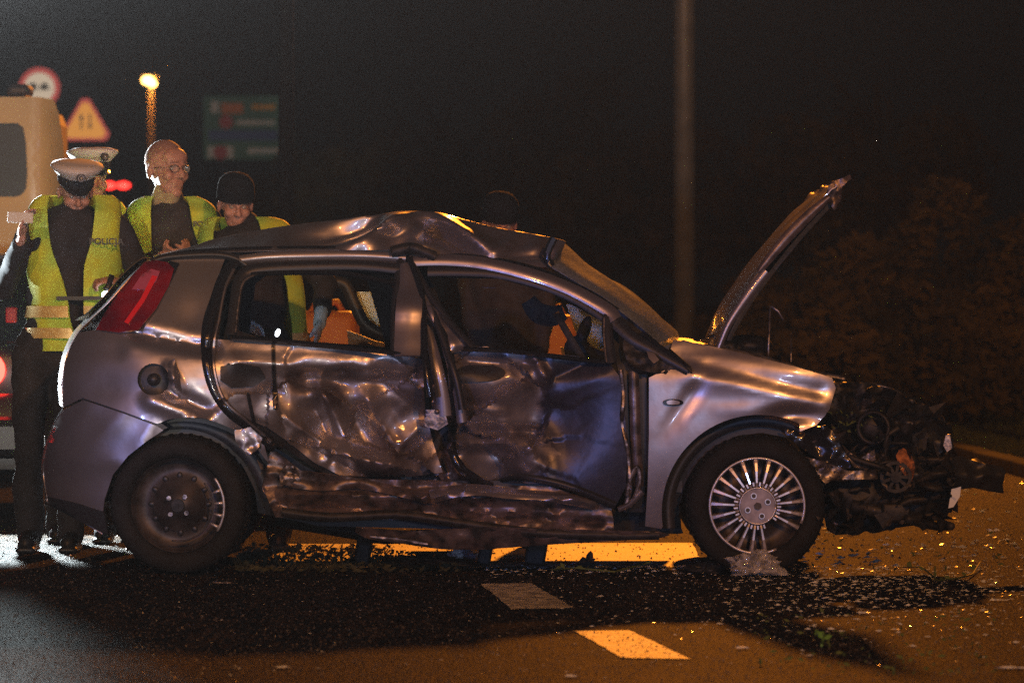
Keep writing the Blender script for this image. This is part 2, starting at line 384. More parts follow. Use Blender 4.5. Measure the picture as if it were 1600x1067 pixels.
# ------------------------------------------------------------------ ground, road, verge
def asphalt():
    m = bpy.data.materials.new('wet_asphalt'); m.use_nodes = True; nt = m.node_tree; L = nt.links.new; N = nt.nodes.new
    b = nt.nodes['Principled BSDF']; tc = N('ShaderNodeTexCoord')
    vo = N('ShaderNodeTexVoronoi'); vo.inputs['Scale'].default_value = 95; L(tc.outputs['Object'], vo.inputs['Vector'])
    n1 = N('ShaderNodeTexNoise'); n1.inputs['Scale'].default_value = 2.2; n1.inputs['Detail'].default_value = 8; mp = N('ShaderNodeMapping'); mp.inputs['Scale'].default_value = (2.2, .45, 1); L(tc.outputs['Object'], mp.inputs['Vector']); L(mp.outputs[0], n1.inputs['Vector'])
    n2 = N('ShaderNodeTexNoise'); n2.inputs['Scale'].default_value = 160; n2.inputs['Detail'].default_value = 3; L(tc.outputs['Object'], n2.inputs['Vector'])
    hs = N('ShaderNodeValToRGB'); L(vo.outputs['Color'], hs.inputs['Fac'])
    e = hs.color_ramp.elements; e[0].color = (0.007, 0.0065, 0.006, 1); e[1].color = (0.040, 0.027, 0.018, 1); e[0].position = 0.25; e[1].position = 0.8
    mx = N('ShaderNodeMixRGB'); mx.blend_type = 'MULTIPLY'; mx.inputs['Fac'].default_value = 0.8
    r2 = N('ShaderNodeValToRGB'); r2.color_ramp.elements[0].position = 0.38; r2.color_ramp.elements[1].position = 0.62
    r2.color_ramp.elements[0].color = (0.22, 0.21, 0.2, 1)
    L(n1.outputs['Fac'], r2.inputs['Fac']); L(hs.outputs['Color'], mx.inputs[1]); L(r2.outputs['Color'], mx.inputs[2])
    n3 = N('ShaderNodeTexNoise'); n3.inputs['Scale'].default_value = 34; n3.inputs['Detail'].default_value = 5; mp3 = N('ShaderNodeMapping'); mp3.inputs['Scale'].default_value = (1, .13, 1); L(tc.outputs['Object'], mp3.inputs['Vector']); L(mp3.outputs[0], n3.inputs['Vector'])
    r3 = N('ShaderNodeValToRGB'); r3.color_ramp.elements[0].position = 0.38; r3.color_ramp.elements[1].position = 0.66; r3.color_ramp.elements[0].color = (0.2, 0.2, 0.2, 1); r3.color_ramp.elements[1].color = (2.1, 2.0, 1.9, 1)
    L(n3.outputs['Fac'], r3.inputs['Fac']); m3 = N('ShaderNodeMixRGB'); m3.blend_type = 'MULTIPLY'; m3.inputs['Fac'].default_value = 1; L(mx.outputs['Color'], m3.inputs[1]); L(r3.outputs['Color'], m3.inputs[2])
    L(m3.outputs['Color'], b.inputs['Base Color'])
    mr = N('ShaderNodeMapRange'); mr.inputs['From Min'].default_value = 0.35; mr.inputs['From Max'].default_value = 0.65
    mr.inputs['To Min'].default_value = 0.62; mr.inputs['To Max'].default_value = 0.85
    L(n1.outputs['Fac'], mr.inputs['Value']); L(mr.outputs['Result'], b.inputs['Roughness'])
    ad = N('ShaderNodeMath'); ad.operation = 'ADD'; L(vo.outputs['Distance'], ad.inputs[0])
    ml = N('ShaderNodeMath'); ml.operation = 'MULTIPLY'; ml.inputs[1].default_value = 0.6; L(n2.outputs['Fac'], ml.inputs[0]); L(ml.outputs[0], ad.inputs[1])
    bp = N('ShaderNodeBump'); bp.inputs['Distance'].default_value = 0.004; bp.inputs['Strength'].default_value = 1.0
    L(ad.outputs[0], bp.inputs['Height']); L(bp.outputs['Normal'], b.inputs['Normal'])
    out = nt.nodes['Material Output']; df = N('ShaderNodeBsdfDiffuse'); gl_ = N('ShaderNodeBsdfGlossy'); gl_.inputs['Roughness'].default_value = 0.42
    mxs = N('ShaderNodeMixShader'); mxs.inputs[0].default_value = 0.022; nt.nodes.remove(b)
    L(m3.outputs['Color'], df.inputs['Color']); L(bp.outputs['Normal'], df.inputs['Normal']); L(bp.outputs['Normal'], gl_.inputs['Normal'])
    L(df.outputs[0], mxs.inputs[1]); L(gl_.outputs[0], mxs.inputs[2]); L(mxs.outputs[0], out.inputs['Surface'])
    return m
M['asphalt'] = asphalt()
M['marking'] = mat('worn_road_marking', (0.8, 0.77, 0.7), 0.6, noise_scale=16, color2=(0.13, 0.12, 0.10), detail=9, bump=0.003, bump_scale=120)
M['earth'] = mat('dark_verge_soil', (0.05, 0.045, 0.03), 0.9, noise_scale=3, noise_amt=0.5, bump=0.02, bump_scale=8)
M['kerb'] = mat('kerb_concrete', (0.035, 0.032, 0.03), 0.9, spec=0.02, noise_scale=10, noise_amt=0.3, bump=0.002)
M['path'] = mat('path_paving', (0.03, 0.027, 0.024), 0.9, spec=0.02, noise_scale=6, noise_amt=0.3, bump=0.002)
M['grass'] = mat('night_grass', (0.06, 0.075, 0.022), 0.8, noise_scale=2, noise_amt=0.4)
M['leaf'] = mat('olive_leaf', (0.15, 0.105, 0.03), 0.9, noise_scale=1.6, color2=(0.035, 0.03, 0.012))
M['bark'] = mat('bark', (0.05, 0.04, 0.03), 0.9, bump=0.01, bump_scale=20)

mesh('ground', [(-400, -60, -.02), (400, -60, -.02), (400, 900, -.02), (-400, 900, -.02)], [(0, 1, 2, 3)], M['earth'], None, False, 'structure')
def edge_x(y): return 3.42 - 0.035 * (y - 11)      # right-hand edge of the carriageway
ys = [-50, -20, 0, 11, 30, 60, 110, 200, 400, 800]
rv = []
for y in ys: rv += [(-60, y, 0), (edge_x(y), y, 0)]
mesh('road', rv, [(2 * i, 2 * i + 1, 2 * i + 3, 2 * i + 2) for i in range(len(ys) - 1)], M['asphalt'], None, False, 'structure')
def strip(name, x0, x1, z0, z1, material, y0=-50, y1=400, n=60):
    v, f = [], []
    for i in range(n + 1):
        y = y0 + (y1 - y0) * (i / n) ** 1.6
        v += [(edge_x(y) + x0, y, z0), (edge_x(y) + x0, y, z1), (edge_x(y) + x1, y, z1), (edge_x(y) + x1, y, z0)]
    for i in range(n):
        a, b = 4 * i, 4 * i + 4
        f += [(a, b, b + 1, a + 1), (a + 1, b + 1, b + 2, a + 2), (a + 2, b + 2, b + 3, a + 3)]
    return mesh(name, v, f, material, None, False, 'structure')
# kerb stones one by one where they can be told apart, the rest of the kerb as one strip
strip('kerb_line', 0.0, 0.15, -0.02, 0.10, M['kerb'], 24, 400)
strip('grass_strip', 0.152, 0.55, -0.02, 0.09, M['earth'])
strip('footpath', 0.552, 0.85, -0.02, 0.11, M['path'])
strip('verge', 0.852, 60, -0.02, 0.08, M['earth'])
ks = MB().box((0, 0, 0.045), (0.15, 0.98, 0.12), bev=0.012).build('kerb_stone', M['kerb'], None, False, 'structure')
k0 = ks.data
for i in range(1, 26):
    k = bpy.data.objects.new('kerb_stone', k0); COL.objects.link(k); y = -2 + i
    k.location = (edge_x(y) + 0.075, y, random.uniform(-.006, .006)); k.rotation_euler.z = 0.035 + random.uniform(-.008, .008); k['kind'] = 'structure'
ks.location = (edge_x(-2) + 0.075, -2, 0); ks.rotation_euler.z = 0.035
for o in [q for q in COL.objects if q.name.startswith('kerb_stone')]: o.parent = bpy.data.objects['kerb_line']

# painted dashes of the lane line (two in view, others further along the same line)
def dash(px):
    pts = [G(*p) for p in px]
    v = []; n = 14
    f = []
    for i in range(n + 1):                     # slightly ragged worn long edges
        t = i / n
        a = pts[0].lerp(pts[3], t); b = pts[1].lerp(pts[2], t)
        v += [(a.x + random.uniform(-.004, .004), a.y, .004), (b.x + random.uniform(-.004, .004), b.y, .004)]
        if i: f.append((2 * i - 2, 2 * i - 1, 2 * i + 1, 2 * i))
    return mesh('lane_dash', v, f, M['marking'], None, False, 'structure')
dash([(750, 913), (829, 912), (897, 951), (800, 953)])
dash([(899, 987), (984, 986), (1079, 1031), (972, 1029)])
dash([(640, 862), (700, 862), (745, 884), (670, 885)])

def rnd_dir():
    a = random.uniform(0, 2 * pi); z = random.uniform(-1, 1); r = sqrt(1 - z * z); return V((r * cos(a), r * sin(a), z))
def leaf_cloud(name, blobs, count, size, material, parent=None, kind=None, flat=0.0):
    v, f = [], []
    tot = sum(b[1][0] * b[1][1] * b[1][2] for b in blobs)
    for c, r in blobs:
        n = int(count * r[0] * r[1] * r[2] / tot)
        for _ in range(n):
            d = rnd_dir() * (random.uniform(0.15, 1) ** 0.45)
            p = V((c[0] + d.x * r[0], c[1] + d.y * r[1], c[2] + d.z * r[2]))
            if noise.noise(p * 1.7) < -0.12: continue
            if p.z < 0.02: continue
            a = rnd_dir(); b = a.orthogonal().normalized(); s = size * random.uniform(.5, 1.3)
            k = len(v); v += [p - a * s, p + b * s * .5, p + a * s, p - b * s * .5]; f.append((k, k + 1, k + 2, k + 3))
    return mesh(name, v, f, material, parent, False, kind)

# bushes on the right-hand verge
def bush(px, top, d, wdt, label, n=9000):
    y = d - CAMD; X = (px - 800) * d / F; H = CAMH + (467 - top) * d / F
    t = empty('bush', (X, y, 0.05), label, 'bush', 'bushes on the verge')
    bl = []
    for i in range(11):
        bx = random.uniform(-.5, .5) * wdt; h = H * (0.62 + 0.3 * random.random()) * (1 - .5 * abs(bx) / wdt)
        bl.append(((X + bx, y + random.uniform(-.7, .7), h * random.uniform(.45, .75)), (wdt * .2, .6, h * .33)))
    bl.append(((X, y, H * .7), (wdt * .25, .6, H * .3)))
    leaf_cloud('foliage', bl, n, 0.075, M['leaf'], t)
    mb = MB()
    for i in range(6):
        a = random.uniform(-.3, .3) * wdt
        mb.tube([(X + a * .4, y, 0), (X + a * .8, y + .1, H * .3), (X + a * 1.2, y, H * .6)], [.04, .03, .012], 6)
    mb.build('stem', M['bark'], t)
bush(1310, 345, 44, 2.0, 'olive brown bush just right of the raised bonnet')
bush(1470, 272, 46, 2.4, 'tallest olive brown bush on the verge at the right')
bush(1610, 330, 45, 2.0, 'olive brown bush cut by the right edge of the picture')
bush(1400, 430, 41, 2.6, 'low dark bush in front of the taller ones above the wrecked front end')
bush(1185, 420, 58, 2.6, 'dim bush behind the raised bonnet, beside the light pole')
# rough grass on the verge
v, f = [], []
for i in range(26000):
    y = random.uniform(6, 40); x = edge_x(y) + random.choice([random.uniform(.16, .54), random.uniform(.9, 5)])
    h = random.uniform(.05, .16) * (1.6 if x > edge_x(y) + 1.5 else .7); a = random.uniform(0, pi); k = len(v)
    dx, dy = cos(a) * .008, sin(a) * .008; lx, ly = random.uniform(-.06, .06), random.uniform(-.06, .06)
    v += [(x - dx, y - dy, .07), (x + dx, y + dy, .07), (x + lx, y + ly, .08 + h)]; f.append((k, k + 1, k + 2))
tag(mesh('grass', v, f, M['grass'], None, False, 'stuff'), 'rough dark grass on the verge beyond the kerb')

# trees far behind
def tree(px, top, d, cw, label, n=5000, trunk_px=None):
    y = d - CAMD; X = (px - 800) * d / F; H = CAMH + (467 - top) * d / F
    t = empty('tree', (X, y, 0), label, 'tree', 'dark trees in the background')
    mb = MB(); mb.tube([(X, y, 0), (X + .2, y, H * .3), (X - .1, y, H * .6), (X, y, H * .92)], [.28, .22, .14, .04], 8)
    for i in range(9):
        a = random.uniform(0, 2 * pi); z = H * random.uniform(.3, .75); r = cw * random.uniform(.25, .45)
        mb.tube([(X, y, z), (X + cos(a) * r * .5, y + sin(a) * r * .5, z + r * .45), (X + cos(a) * r, y + sin(a) * r, z + r * .8)], [.09, .06, .02], 6)
    mb.build('trunk', M['bark'], t, True)
    bl = []
    for i in range(16):
        a = random.uniform(0, 2 * pi); r = cw * .36 * sqrt(random.random()); z = H * random.uniform(.42, .86)
        s = cw * random.uniform(.12, .22) * (1.25 - .6 * (z / H))
        bl.append(((X + cos(a) * r, y + sin(a) * r, z), (s, s, s * .8)))
    leaf_cloud('crown', bl, n, 0.16, M['leaf'], t)
tree(560, 175, 120, 5.5, 'dim brown tree right of the direction sign')
tree(700, 120, 135, 7, 'dark tree above the crumpled roof peak')
tree(880, 60, 125, 7, 'dark tall tree left of the thick light pole', 6000)
tree(1000, 210, 100, 4.5, 'lower dark tree just left of the thick light pole')
tree(1180, 150, 95, 5, 'dark tree between the thick light pole and the raised bonnet tip')
tree(470, 250, 150, 5, 'low dim tree beneath the direction sign')
tree(1370, 90, 90, 5.5, 'black tree behind the tallest bush')

# ------------------------------------------------------------------ poles and street lamps
M['galv'] = mat('galvanised_pole', (0.28, 0.29, 0.33), 0.5, 0.4, noise_scale=5, noise_amt=0.2)
M['galv_dark'] = mat('dark_pole_paint', (0.012, 0.012, 0.014), 0.95, spec=0.05)
M['lamp_lit'] = mat('lit_sodium_lens', (1, 1, 1), emit=(1.0, 0.52, 0.13), estr=60)
def street_lamp(X, y, r, H, label, arm, lit=True, m='galv'):
    t = empty('street_lamp', (X, y, 0), label, 'street lamp', 'street lamps')
    MB().tube([(X, y, 0), (X, y, H * .5), (X, y, H - .5), (X + arm * .35, y - abs(arm) * .1, H - .1), (X + arm, y - abs(arm) * .2, H)], [r * 1.12, r, r * .75, r * .5, r * .4], 20).build('pole', M[m], t, True)
    MB().disc((X, y, .15), r * 1.9, (0, 0, 1), .3, 20).build('base', M[m], t)
    MB().box((X + arm * 1.15, y - abs(arm) * .2, H + .04), (.6, .26, .13), bev=.04).build('lamp_head', M[m], t)
    MB().ell((X + arm * 1.15, y - abs(arm) * .2, H - .06), (.2, .1, .06)).build('lens', M['lamp_lit'] if lit else M['glassdark'], t, True)
street_lamp(1.75, 26.9, 0.104, 10.1, 'thick pale light pole right of centre, running out of the top of the picture', .3)
street_lamp(W(447, 0, 15).x, 15, 0.055, 9.0, 'dark slim pole left of centre, running out of the top of the picture', -.5, False, 'galv_dark')
# the lit lamp seen far away at the left, with the two-lobed glow of its lens
Xl, yl = W(237, 118, 141).x, 141
t = empty('street_lamp', (Xl, yl, 0), 'distant lit orange street lamp above the bareheaded man', 'street lamp', 'street lamps')
MB().tube([(Xl, yl, 0), (Xl, yl, 5), (Xl - .02, yl, 8.75)], [.13, .11, .08], 12).build('pole', mat('orange_lit_pole', (.35, .3, .26), .5), t, True)
MB().box((Xl - .05, yl, 8.95), (.62, .3, .14), bev=.04).build('lamp_head', M['galv'], t)
MB().ell((Xl - .12, yl - .16, 8.79), (.19, .12, .14)).ell((Xl + .06, yl - .16, 8.68), (.12, .1, .1)).build('lens', mat('glowing_lamp_lens', (1, 1, 1), emit=(1.0, 0.50, 0.11), estr=15), t, True)

# ------------------------------------------------------------------ signs
M['sign_white'] = mat('sign_white', (0.8, 0.76, 0.72), 0.5)
M['sign_red'] = mat('sign_red', (0.55, 0.03, 0.04), 0.5)
M['sign_yellow'] = mat('sign_amber', (0.95, 0.42, 0.03), 0.5)
M['sign_black'] = mat('sign_black', (0.02, 0.02, 0.02), 0.6)
M['sign_green'] = mat('sign_green', (0.02, 0.17, 0.11), 0.5)
M['sign_blue'] = mat('sign_blue', (0.02, 0.07, 0.3), 0.5)
M['sign_orange'] = mat('sign_orange', (0.8, 0.2, 0.02), 0.5)
SD = 60.0                                   # the two small signs stand 60 m behind the wreck
k = (CAMD + SD) / F
c = W(62, 138, SD); t = empty('road_sign', (c.x, SD, 0), 'round white sign with red rim, upper left above the yellow vehicle', 'road sign')
MB().disc(c, 32 * k, (0, 1, 0), .03, 40).build('rim', M['sign_red'], t)
MB().disc(c - V((0, .018, 0)), 24 * k, (0, 1, 0), .012, 40).build('face', M['sign_white'], t)
for sx in (-10, 8):
    MB().box(c + V((sx * k, -.032, 0)), (14 * k, .012, 7 * k), bev=.004).box(c + V((sx * k, -.032, 5 * k)), (9 * k, .012, 5 * k), bev=.004).build('car_symbol', M['sign_black'], t)
MB().tube([(c.x, SD + .06, 0), (c.x, SD + .06, c.z + .2)], .04, 10).build('post', M['galv'], t, True)
c = W(134, 188, SD); t = empty('road_sign', (c.x, SD, 0), 'triangular amber warning sign with red rim and two arrows', 'road sign')
def tri(c, s, y0, y1):
    o = []
    for a in (90, 210, 330):
        for q in (-9, 0, 9): o.append((c.x + s * cos(radians(a + q)) * (1 if q == 0 else .985), c.z + s * sin(radians(a + q)) * (1 if q == 0 else .985)))
    return MB().prism(o, y0, y1)
c2 = c - V((0, 0, 7 * k))
tri(c2, 41 * k, SD - .012, SD + .012).build('rim', M['sign_red'], t)
tri(c2, 34 * k, SD - .026, SD - .014).build('face', M['sign_yellow'], t)
for sx, up in ((-6.5, 1), (7, -1)):
    x0 = c.x + sx * k; z0 = c.z - 3 * k
    o = [(-1.4, -12), (1.4, -12), (1.4, 5), (3.6, 5), (0, 13), (-3.6, 5), (-1.4, 5)]
    MB().prism([(x0 + a * k, z0 + up * b * k) for a, b in o], SD - .04, SD - .028).build('arrow', M['sign_black'], t)
MB().tube([(c.x, SD + .06, 0), (c.x, SD + .06, c.z + .1)], .035, 10).build('post', M['galv_dark'], t, True)
BD = 100.0; k = (CAMD + BD) / F
c = W(388, 200, BD); t = empty('direction_sign', (c.x, BD, 0), 'large dim green direction board with coloured panels, left of the dark pole', 'road sign')
MB().box(c, (140 * k, .06, 100 * k), bev=.01).build('board', M['sign_green'], t)
def plate(px, py, wx, hy, m, y=-.045):
    q = W(px, py, BD); MB().box((q.x, BD + y, q.z), (wx * k, .02, hy * k), bev=.004).build('panel', M[m], t)
plate(336, 168, 12, 18, 'sign_white'); plate(363, 170, 34, 16, 'sign_orange'); plate(412, 168, 36, 8, 'sign_yellow'); plate(380, 212, 108, 16, 'sign_blue')
plate(400, 192, 60, 7, 'sign_white'); plate(345, 238, 40, 18, 'sign_white'); plate(412, 236, 50, 8, 'sign_white')
for px, py in ((354, 191), (345, 239)):
    q = W(px, py, BD); MB().disc((q.x, BD - .065, q.z), 11 * k, (0, 1, 0), .02, 24).build('roundel', M['sign_red'], t)
for sx in (-50, 50): MB().tube([(c.x + sx * k, BD + .08, 0), (c.x + sx * k, BD + .08, c.z + .9)], .07, 10).build('post', M['galv_dark'], t, True)

# ------------------------------------------------------------------ vehicles at the left
M['cream'] = mat('cream_yellow_bodywork', (0.88, 0.75, 0.36), 0.45, 0.0, 0.5, 0.15, noise_scale=2, noise_amt=0.12)
M['red_lit'] = mat('lit_red_lamp', (0.8, 0.02, 0.02), 0.3, emit=(1.0, 0.03, 0.02), estr=14)
M['red_dim'] = mat('dim_red_lamp', (0.8, 0.02, 0.02), 0.3, emit=(1.0, 0.03, 0.02), estr=3)
M['amber'] = mat('amber_lens', (0.7, 0.25, 0.02), 0.3)
M['plate'] = mat('number_plate', (0.6, 0.6, 0.58), 0.5)
TY = 10.5
def TW(px, py, y=TY): return W(px, py, y)
t = empty('tow_truck', TW(0, 740) * 1.0, 'cream yellow recovery vehicle with rounded rear window and black roof beacon', 'truck')
# cab seen from behind: rounded upper body whose side leans inwards
prof = [(-330, 690), (-330, 190), (-305, 158), (-260, 152), (60, 152), (84, 156), (92, 176), (99, 225), (104, 300), (107, 400), (107, 690)]
pr = [(TW(a, b).x, TW(a, b).z) for a, b in prof]
hole = [(-60, 200), (-50, 193), (28, 193), (37, 200), (41, 225), (43, 270), (41, 295), (34, 305), (24, 308), (-50, 308), (-60, 300)]
def TD(x, y): return TY + 0.25 * max(0, (x - 60) / 50) ** 2
sheet('rear_panel', prof, M['cream'], t, TD, 14, 0.03, [hole])
sheet('rear_window', [(a, b) for a, b in hole], M['glassdark'], t, lambda x, y: TY + .05, 30, 0.005, smooth=False)
q0, q1 = TW(-330, 152), TW(107, 152)
MB().box(((q0.x + q1.x) / 2 - .1, TY + 1.3, TW(0, 430).z), (q1.x - q0.x - .25, 2.2, 2.35), bev=.12).build('cab_shell', M['cream'], t)
# something pale standing behind the glass, as seen through the window
MB().box(TW(5, 222, TY + .12), (.14, .04, .12), bev=.02).build('interior_light_panel', mat('pale_green_panel', (.25, .45, .36), .5), t)
q = TW(44, 143, TY + .5); MB().box((q.x - .05, q.y, q.z), (.15, .3, .085), bev=.03).build('roof_beacon', M['black'], t)
q = TW(0, 700); MB().box((q.x - .9, TY + .3, .75), (2.9, .5, .16), bev=.02).build('rear_bumper', M['black'], t)
for px in (-250, 60):
    q = TW(px, 700); MB().disc((q.x, TY + .9, .42), .42, (1, 0, 0), .25, 28).build('wheel', M['rubber'], t, True)
# dark estate car between the recovery vehicle and the officers
CY = 4.4
def CW(px, py, y=CY): return W(px, py, y)
c0 = CW(-190, 820)
car2 = empty('parked_car', (c0.x + .0, CY + 1.5, 0), 'dark parked car with a glowing red tail lamp, left of the officers', 'car')
M['dark_car'] = mat('dark_car_paint', (0.025, 0.027, 0.035), 0.3, 0.3, 0.8, 0.06, noise_scale=3, noise_amt=0.2)
xr = CW(160, 600).x; xl = xr - 1.66
def sec(y, zt, zs, inx=0.0):      # one cross-section of the body: floor, flank, shoulder, roof
    pts = [(xl + .05, .26), (xl, .45), (xl, .78), (xl + .04, zs), (xl + .22 + inx, zt - .04), (xl + .4 + inx, zt), (xr - .4 - inx, zt), (xr - .22 - inx, zt - .04), (xr - .04, zs), (xr, .78), (xr, .45), (xr - .05, .26)]
    return [V((a, y, b)) for a, b in pts]
rows = [sec(CY + .02, .70, .68), sec(CY, .88, .86), sec(CY + .03, .97, .95), sec(CY + .12, 1.02, .98, .02), sec(CY + .55, 1.4, .99), sec(CY + 1.5, 1.46, 1.0), sec(CY + 2.4, 1.42, .98), sec(CY + 3.05, .98, .93), sec(CY + 3.9, .84, .8), sec(CY + 4.05, .6, .58)]
loft('body', rows, M['dark_car'], car2)
loft('rear_face', [[V((xl + .05, CY + .005, .3)), V((xr - .05, CY + .005, .3))], [V((xl, CY - .02, .66)), V((xr, CY - .02, .66))], [V((xl, CY + .01, .7)), V((xr, CY + .01, .7))]], M['dark_car'], car2)
loft('rear_window', [[V((xl + .2, CY + .12, 1.03)), V((xr - .2, CY + .12, 1.03))], [V((xl + .34, CY + .47, 1.33)), V((xr - .34, CY + .47, 1.33))]], M['glassdark'], car2, .01)
MB().box(((xl + xr) / 2, CY - .05, .47), (1.62, .16, .22), bev=.05).build('bumper', M['dark_car'], car2)
MB().ell(CW(-14, 578, CY - .03), (.075, .05, .085)).build('tail_lamp', M['red_lit'], car2, True)
MB().box(CW(18, 492, CY + .02), (.06, .02, .08), bev=.008).build('side_marker', M['sign_red'], car2)
MB().box(CW(-470, 580, CY - .03), (.16, .07, .2), bev=.025).build('tail_lamp', M['red_lit'], car2)
for sx in (xl + .1, xr - .1):
    for sy in (.75, 3.3): MB().disc((sx, CY + sy, .31), .31, (1, 0, 0), .19, 28).build('wheel', M['rubber'], car2, True)
MB().tube([CW(-60, 462, CY + .1), CW(-10, 467, CY), CW(20, 464, CY)], .004, 6).build('chrome_strip', M['bare'], car2)

# far emergency vehicle with red beacons behind the officers
EY = 45.0; ke = (CAMD + EY) / F
c = W(183, 330, EY)
ev = empty('emergency_vehicle', (c.x, EY, 0), 'distant pale vehicle with red roof beacons between the officers and the bareheaded man', 'van')
M['pale_van'] = mat('pale_blue_grey_paint', (0.28, 0.33, 0.4), 0.4)
MB().box((c.x, EY + 1.2, 1.1 + .2), (1.7, 3.4, 1.5), bev=.22).build('body', M['pale_van'], ev, True)
MB().box((c.x, EY - .52, 1.72), (1.3, .04, .5), bev=.05).build('windscreen', M['glassdark'], ev)
q = W(183, 288, EY + .2); zr = q.z
MB().box((c.x, EY + .4, 2.1), (1.0, .25, .06), bev=.02).build('beacon_bar', M['black'], ev)
for px in (171, 193):
    q = W(px, 290, EY + .3); MB().ell((q.x, EY + .3, q.z), (.10, .09, .055)).build('beacon', M['red_dim'], ev, True)
for sx in (-.75, .75): MB().disc((c.x + sx, EY + .3, .33), .33, (1, 0, 0), .2, 20).build('wheel', M['rubber'], ev, True)
# ------------------------------------------------------------------ the wrecked hatchback
WID = 1.66
wreck = empty('wrecked_hatchback', (0.0, 0.83, 0), 'crushed lilac grey hatchback with raised bonnet and torn off front bumper', 'car')

def S0(x, y):
    d = 0.02
    if y < 548: t_ = (548 - y) / 145; d += 0.05 + 0.24 * t_ ** 1.15
    elif y < 600: d += 0.05 * ((600 - y) / 52) ** 2
    if y > 650: d += 0.06 * ((y - 650) / 170) ** 2
    if x < 250: r = min(.999, (250 - x) / 186); d += 0.46 * (1 - sqrt(1 - r * r))
    if x > 1200: r = min(.999, (x - 1200) / 300); d += 0.5 * (1 - sqrt(1 - r * r))
    return d
def S(x, y):
    """body side with all its dents: positive is pushed in"""
    d = S0(x, y)
    # mass intrusion at the middle pillar
    d += gauss(x, y, 680, 690, 150, 150, 0.13)
    d += gauss(x, y, 560, 640, 110, 60, 0.05, 20)
    # crumple noise, strongest between the wheels
    m = 1 / (1 + math.exp(-(x - 355) / 22)) * 1 / (1 + math.exp((x - 860) / 25)) * 1 / (1 + math.exp(-(y - 560) / 16))
    if m > 0.01:
        d += m * (0.095 * rnoise(x, y, 120, 3.1) + (0.022 * rnoise(x + 40, y, 66, 8.2) + 0.005 * rnoise(x, y, 24, 5)) * (1 - .75 / (1 + math.exp(-(x - 835) / 10))))
        q = V((x / 92, y / 76, 2.3)); ds_, ps_ = noise.voronoi(q); cp = ps_[0]
        sx_ = noise.noise(cp * 3.1) * .24; sy_ = noise.noise(cp * 2.3 + V((7, 1, 0))) * .24
        d += m * (sx_ * (q.x - cp.x) + sy_ * (q.y - cp.y)) * (1 - .6 / (1 + math.exp(-(x - 850) / 10)))
    # rear door
    d += crease(x, y, (480, 590), (660, 592), 34, 0.055)
    d += crease(x, y, (600, 600), (668, 650), 40, 0.05)
    d += crease(x, y, (495, 640), (520, 700), 34, 0.05)
    d -= crease(x, y, (500, 600), (548, 700), 26, 0.040)
    d -= crease(x, y, (575, 625), (612, 692), 30, 0.045)
    d -= crease(x, y, (430, 640), (520, 708), 30, 0.03)
    d -= crease(x, y, (520, 708), (650, 735), 26, 0.06)
    d += crease(x, y, (470, 690), (600, 760), 18, 0.05)
    d -= crease(x, y, (370, 565), (660, 583), 22, 0.018)
    d += gauss(x, y, 505, 597, 34, 14, 0.05)
    d += gauss(x, y, 400, 600, 40, 60, 0.03)
    # front door
    d += crease(x, y, (700, 672), (835, 676), 16, 0.06)
    d -= crease(x, y, (705, 690), (820, 694), 18, 0.055)
    d -= gauss(x, y, 770, 615, 40, 26, 0.04)
    d -= crease(x, y, (730, 640), (790, 642), 10, 0.015)
    d -= gauss(x, y, 790, 722, 40, 26, 0.055)
    d += crease(x, y, (730, 565), (840, 570), 26, 0.04)
    d += gauss(x, y, 880, 640, 70, 80, 0.05)
    d -= crease(x, y, (835, 560), (852, 590), 16, 0.045)
    d += crease(x, y, (845, 598), (935, 560), 30, 0.03)
    # rear quarter panel
    d += crease(x, y, (215, 522), (335, 545), 18, 0.035)
    d -= crease(x, y, (205, 545), (320, 560), 26, 0.012)
    d -= crease(x, y, (262, 575), (284, 612), 12, 0.03)
    d += crease(x, y, (268, 612), (318, 640), 22, 0.03)
    d -= crease(x, y, (236, 626), (318, 655), 22, 0.028)
    d += gauss(x, y, 165, 595, 60, 40, 0.03)
    d += gauss(x, y, 300, 505, 30, 34, 0.02)
    # front wing
    d -= crease(x, y, (1085, 588), (1290, 632), 30, 0.012)
    d += crease(x, y, (1060, 560), (1280, 612), 22, 0.012)
    d += gauss(x, y, 1235, 648, 38, 12, 0.03)
    d -= gauss(x, y, 1185, 640, 60, 14, 0.01)
    d += gauss(x, y, 1075, 625, 14, 60, 0.012, 35)
    return d

def arc_px(cx, cy_, r, a0, a1, n=26):
    return [(cx + r * cos(radians(a0 + (a1 - a0) * i / n)), cy_ - r * sin(radians(a0 + (a1 - a0) * i / n))) for i in range(n + 1)]

rear_arch = arc_px(292, 800, 148, 108, 22)
quarter = [(252, 404), (300, 400), (352, 404), (344, 425), (333, 455), (322, 488), (316, 520), (318, 560), (326, 606), (345, 640), (378, 668), (412, 690)] + list(reversed([p for p in rear_arch if p[0] < 425 and p[0] > 258])) + [(246, 662), (190, 642), (130, 622), (100, 636), (96, 600), (104, 560), (124, 520), (148, 516), (185, 518), (214, 516), (240, 480), (262, 440), (280, 412)]
flap_hole = arc_px(240, 593, 25, 0, 345, 20)
sheet('rear_quarter_panel', quarter, M['paint'], wreck, S, 7, 0.004, [flap_hole])
sheet('filler_recess', arc_px(240, 593, 29, 0, 350, 20), M['black'], wreck, lambda x, y: S(x, y) + .035, 8, .004)
MB().disc(W(240, 593, S(240, 593) + .02), .028, (0, 1, 0), .03, 20).build('filler_cap', M['black'], wreck, True)
fl = sheet('filler_flap', [(262, 566), (272, 560), (280, 580), (285, 605), (280, 622), (270, 606), (262, 590)], M['paint'], wreck, lambda x, y: S(x, y) - .03 + .03 * abs(x - 272) / 12, 5, .003)
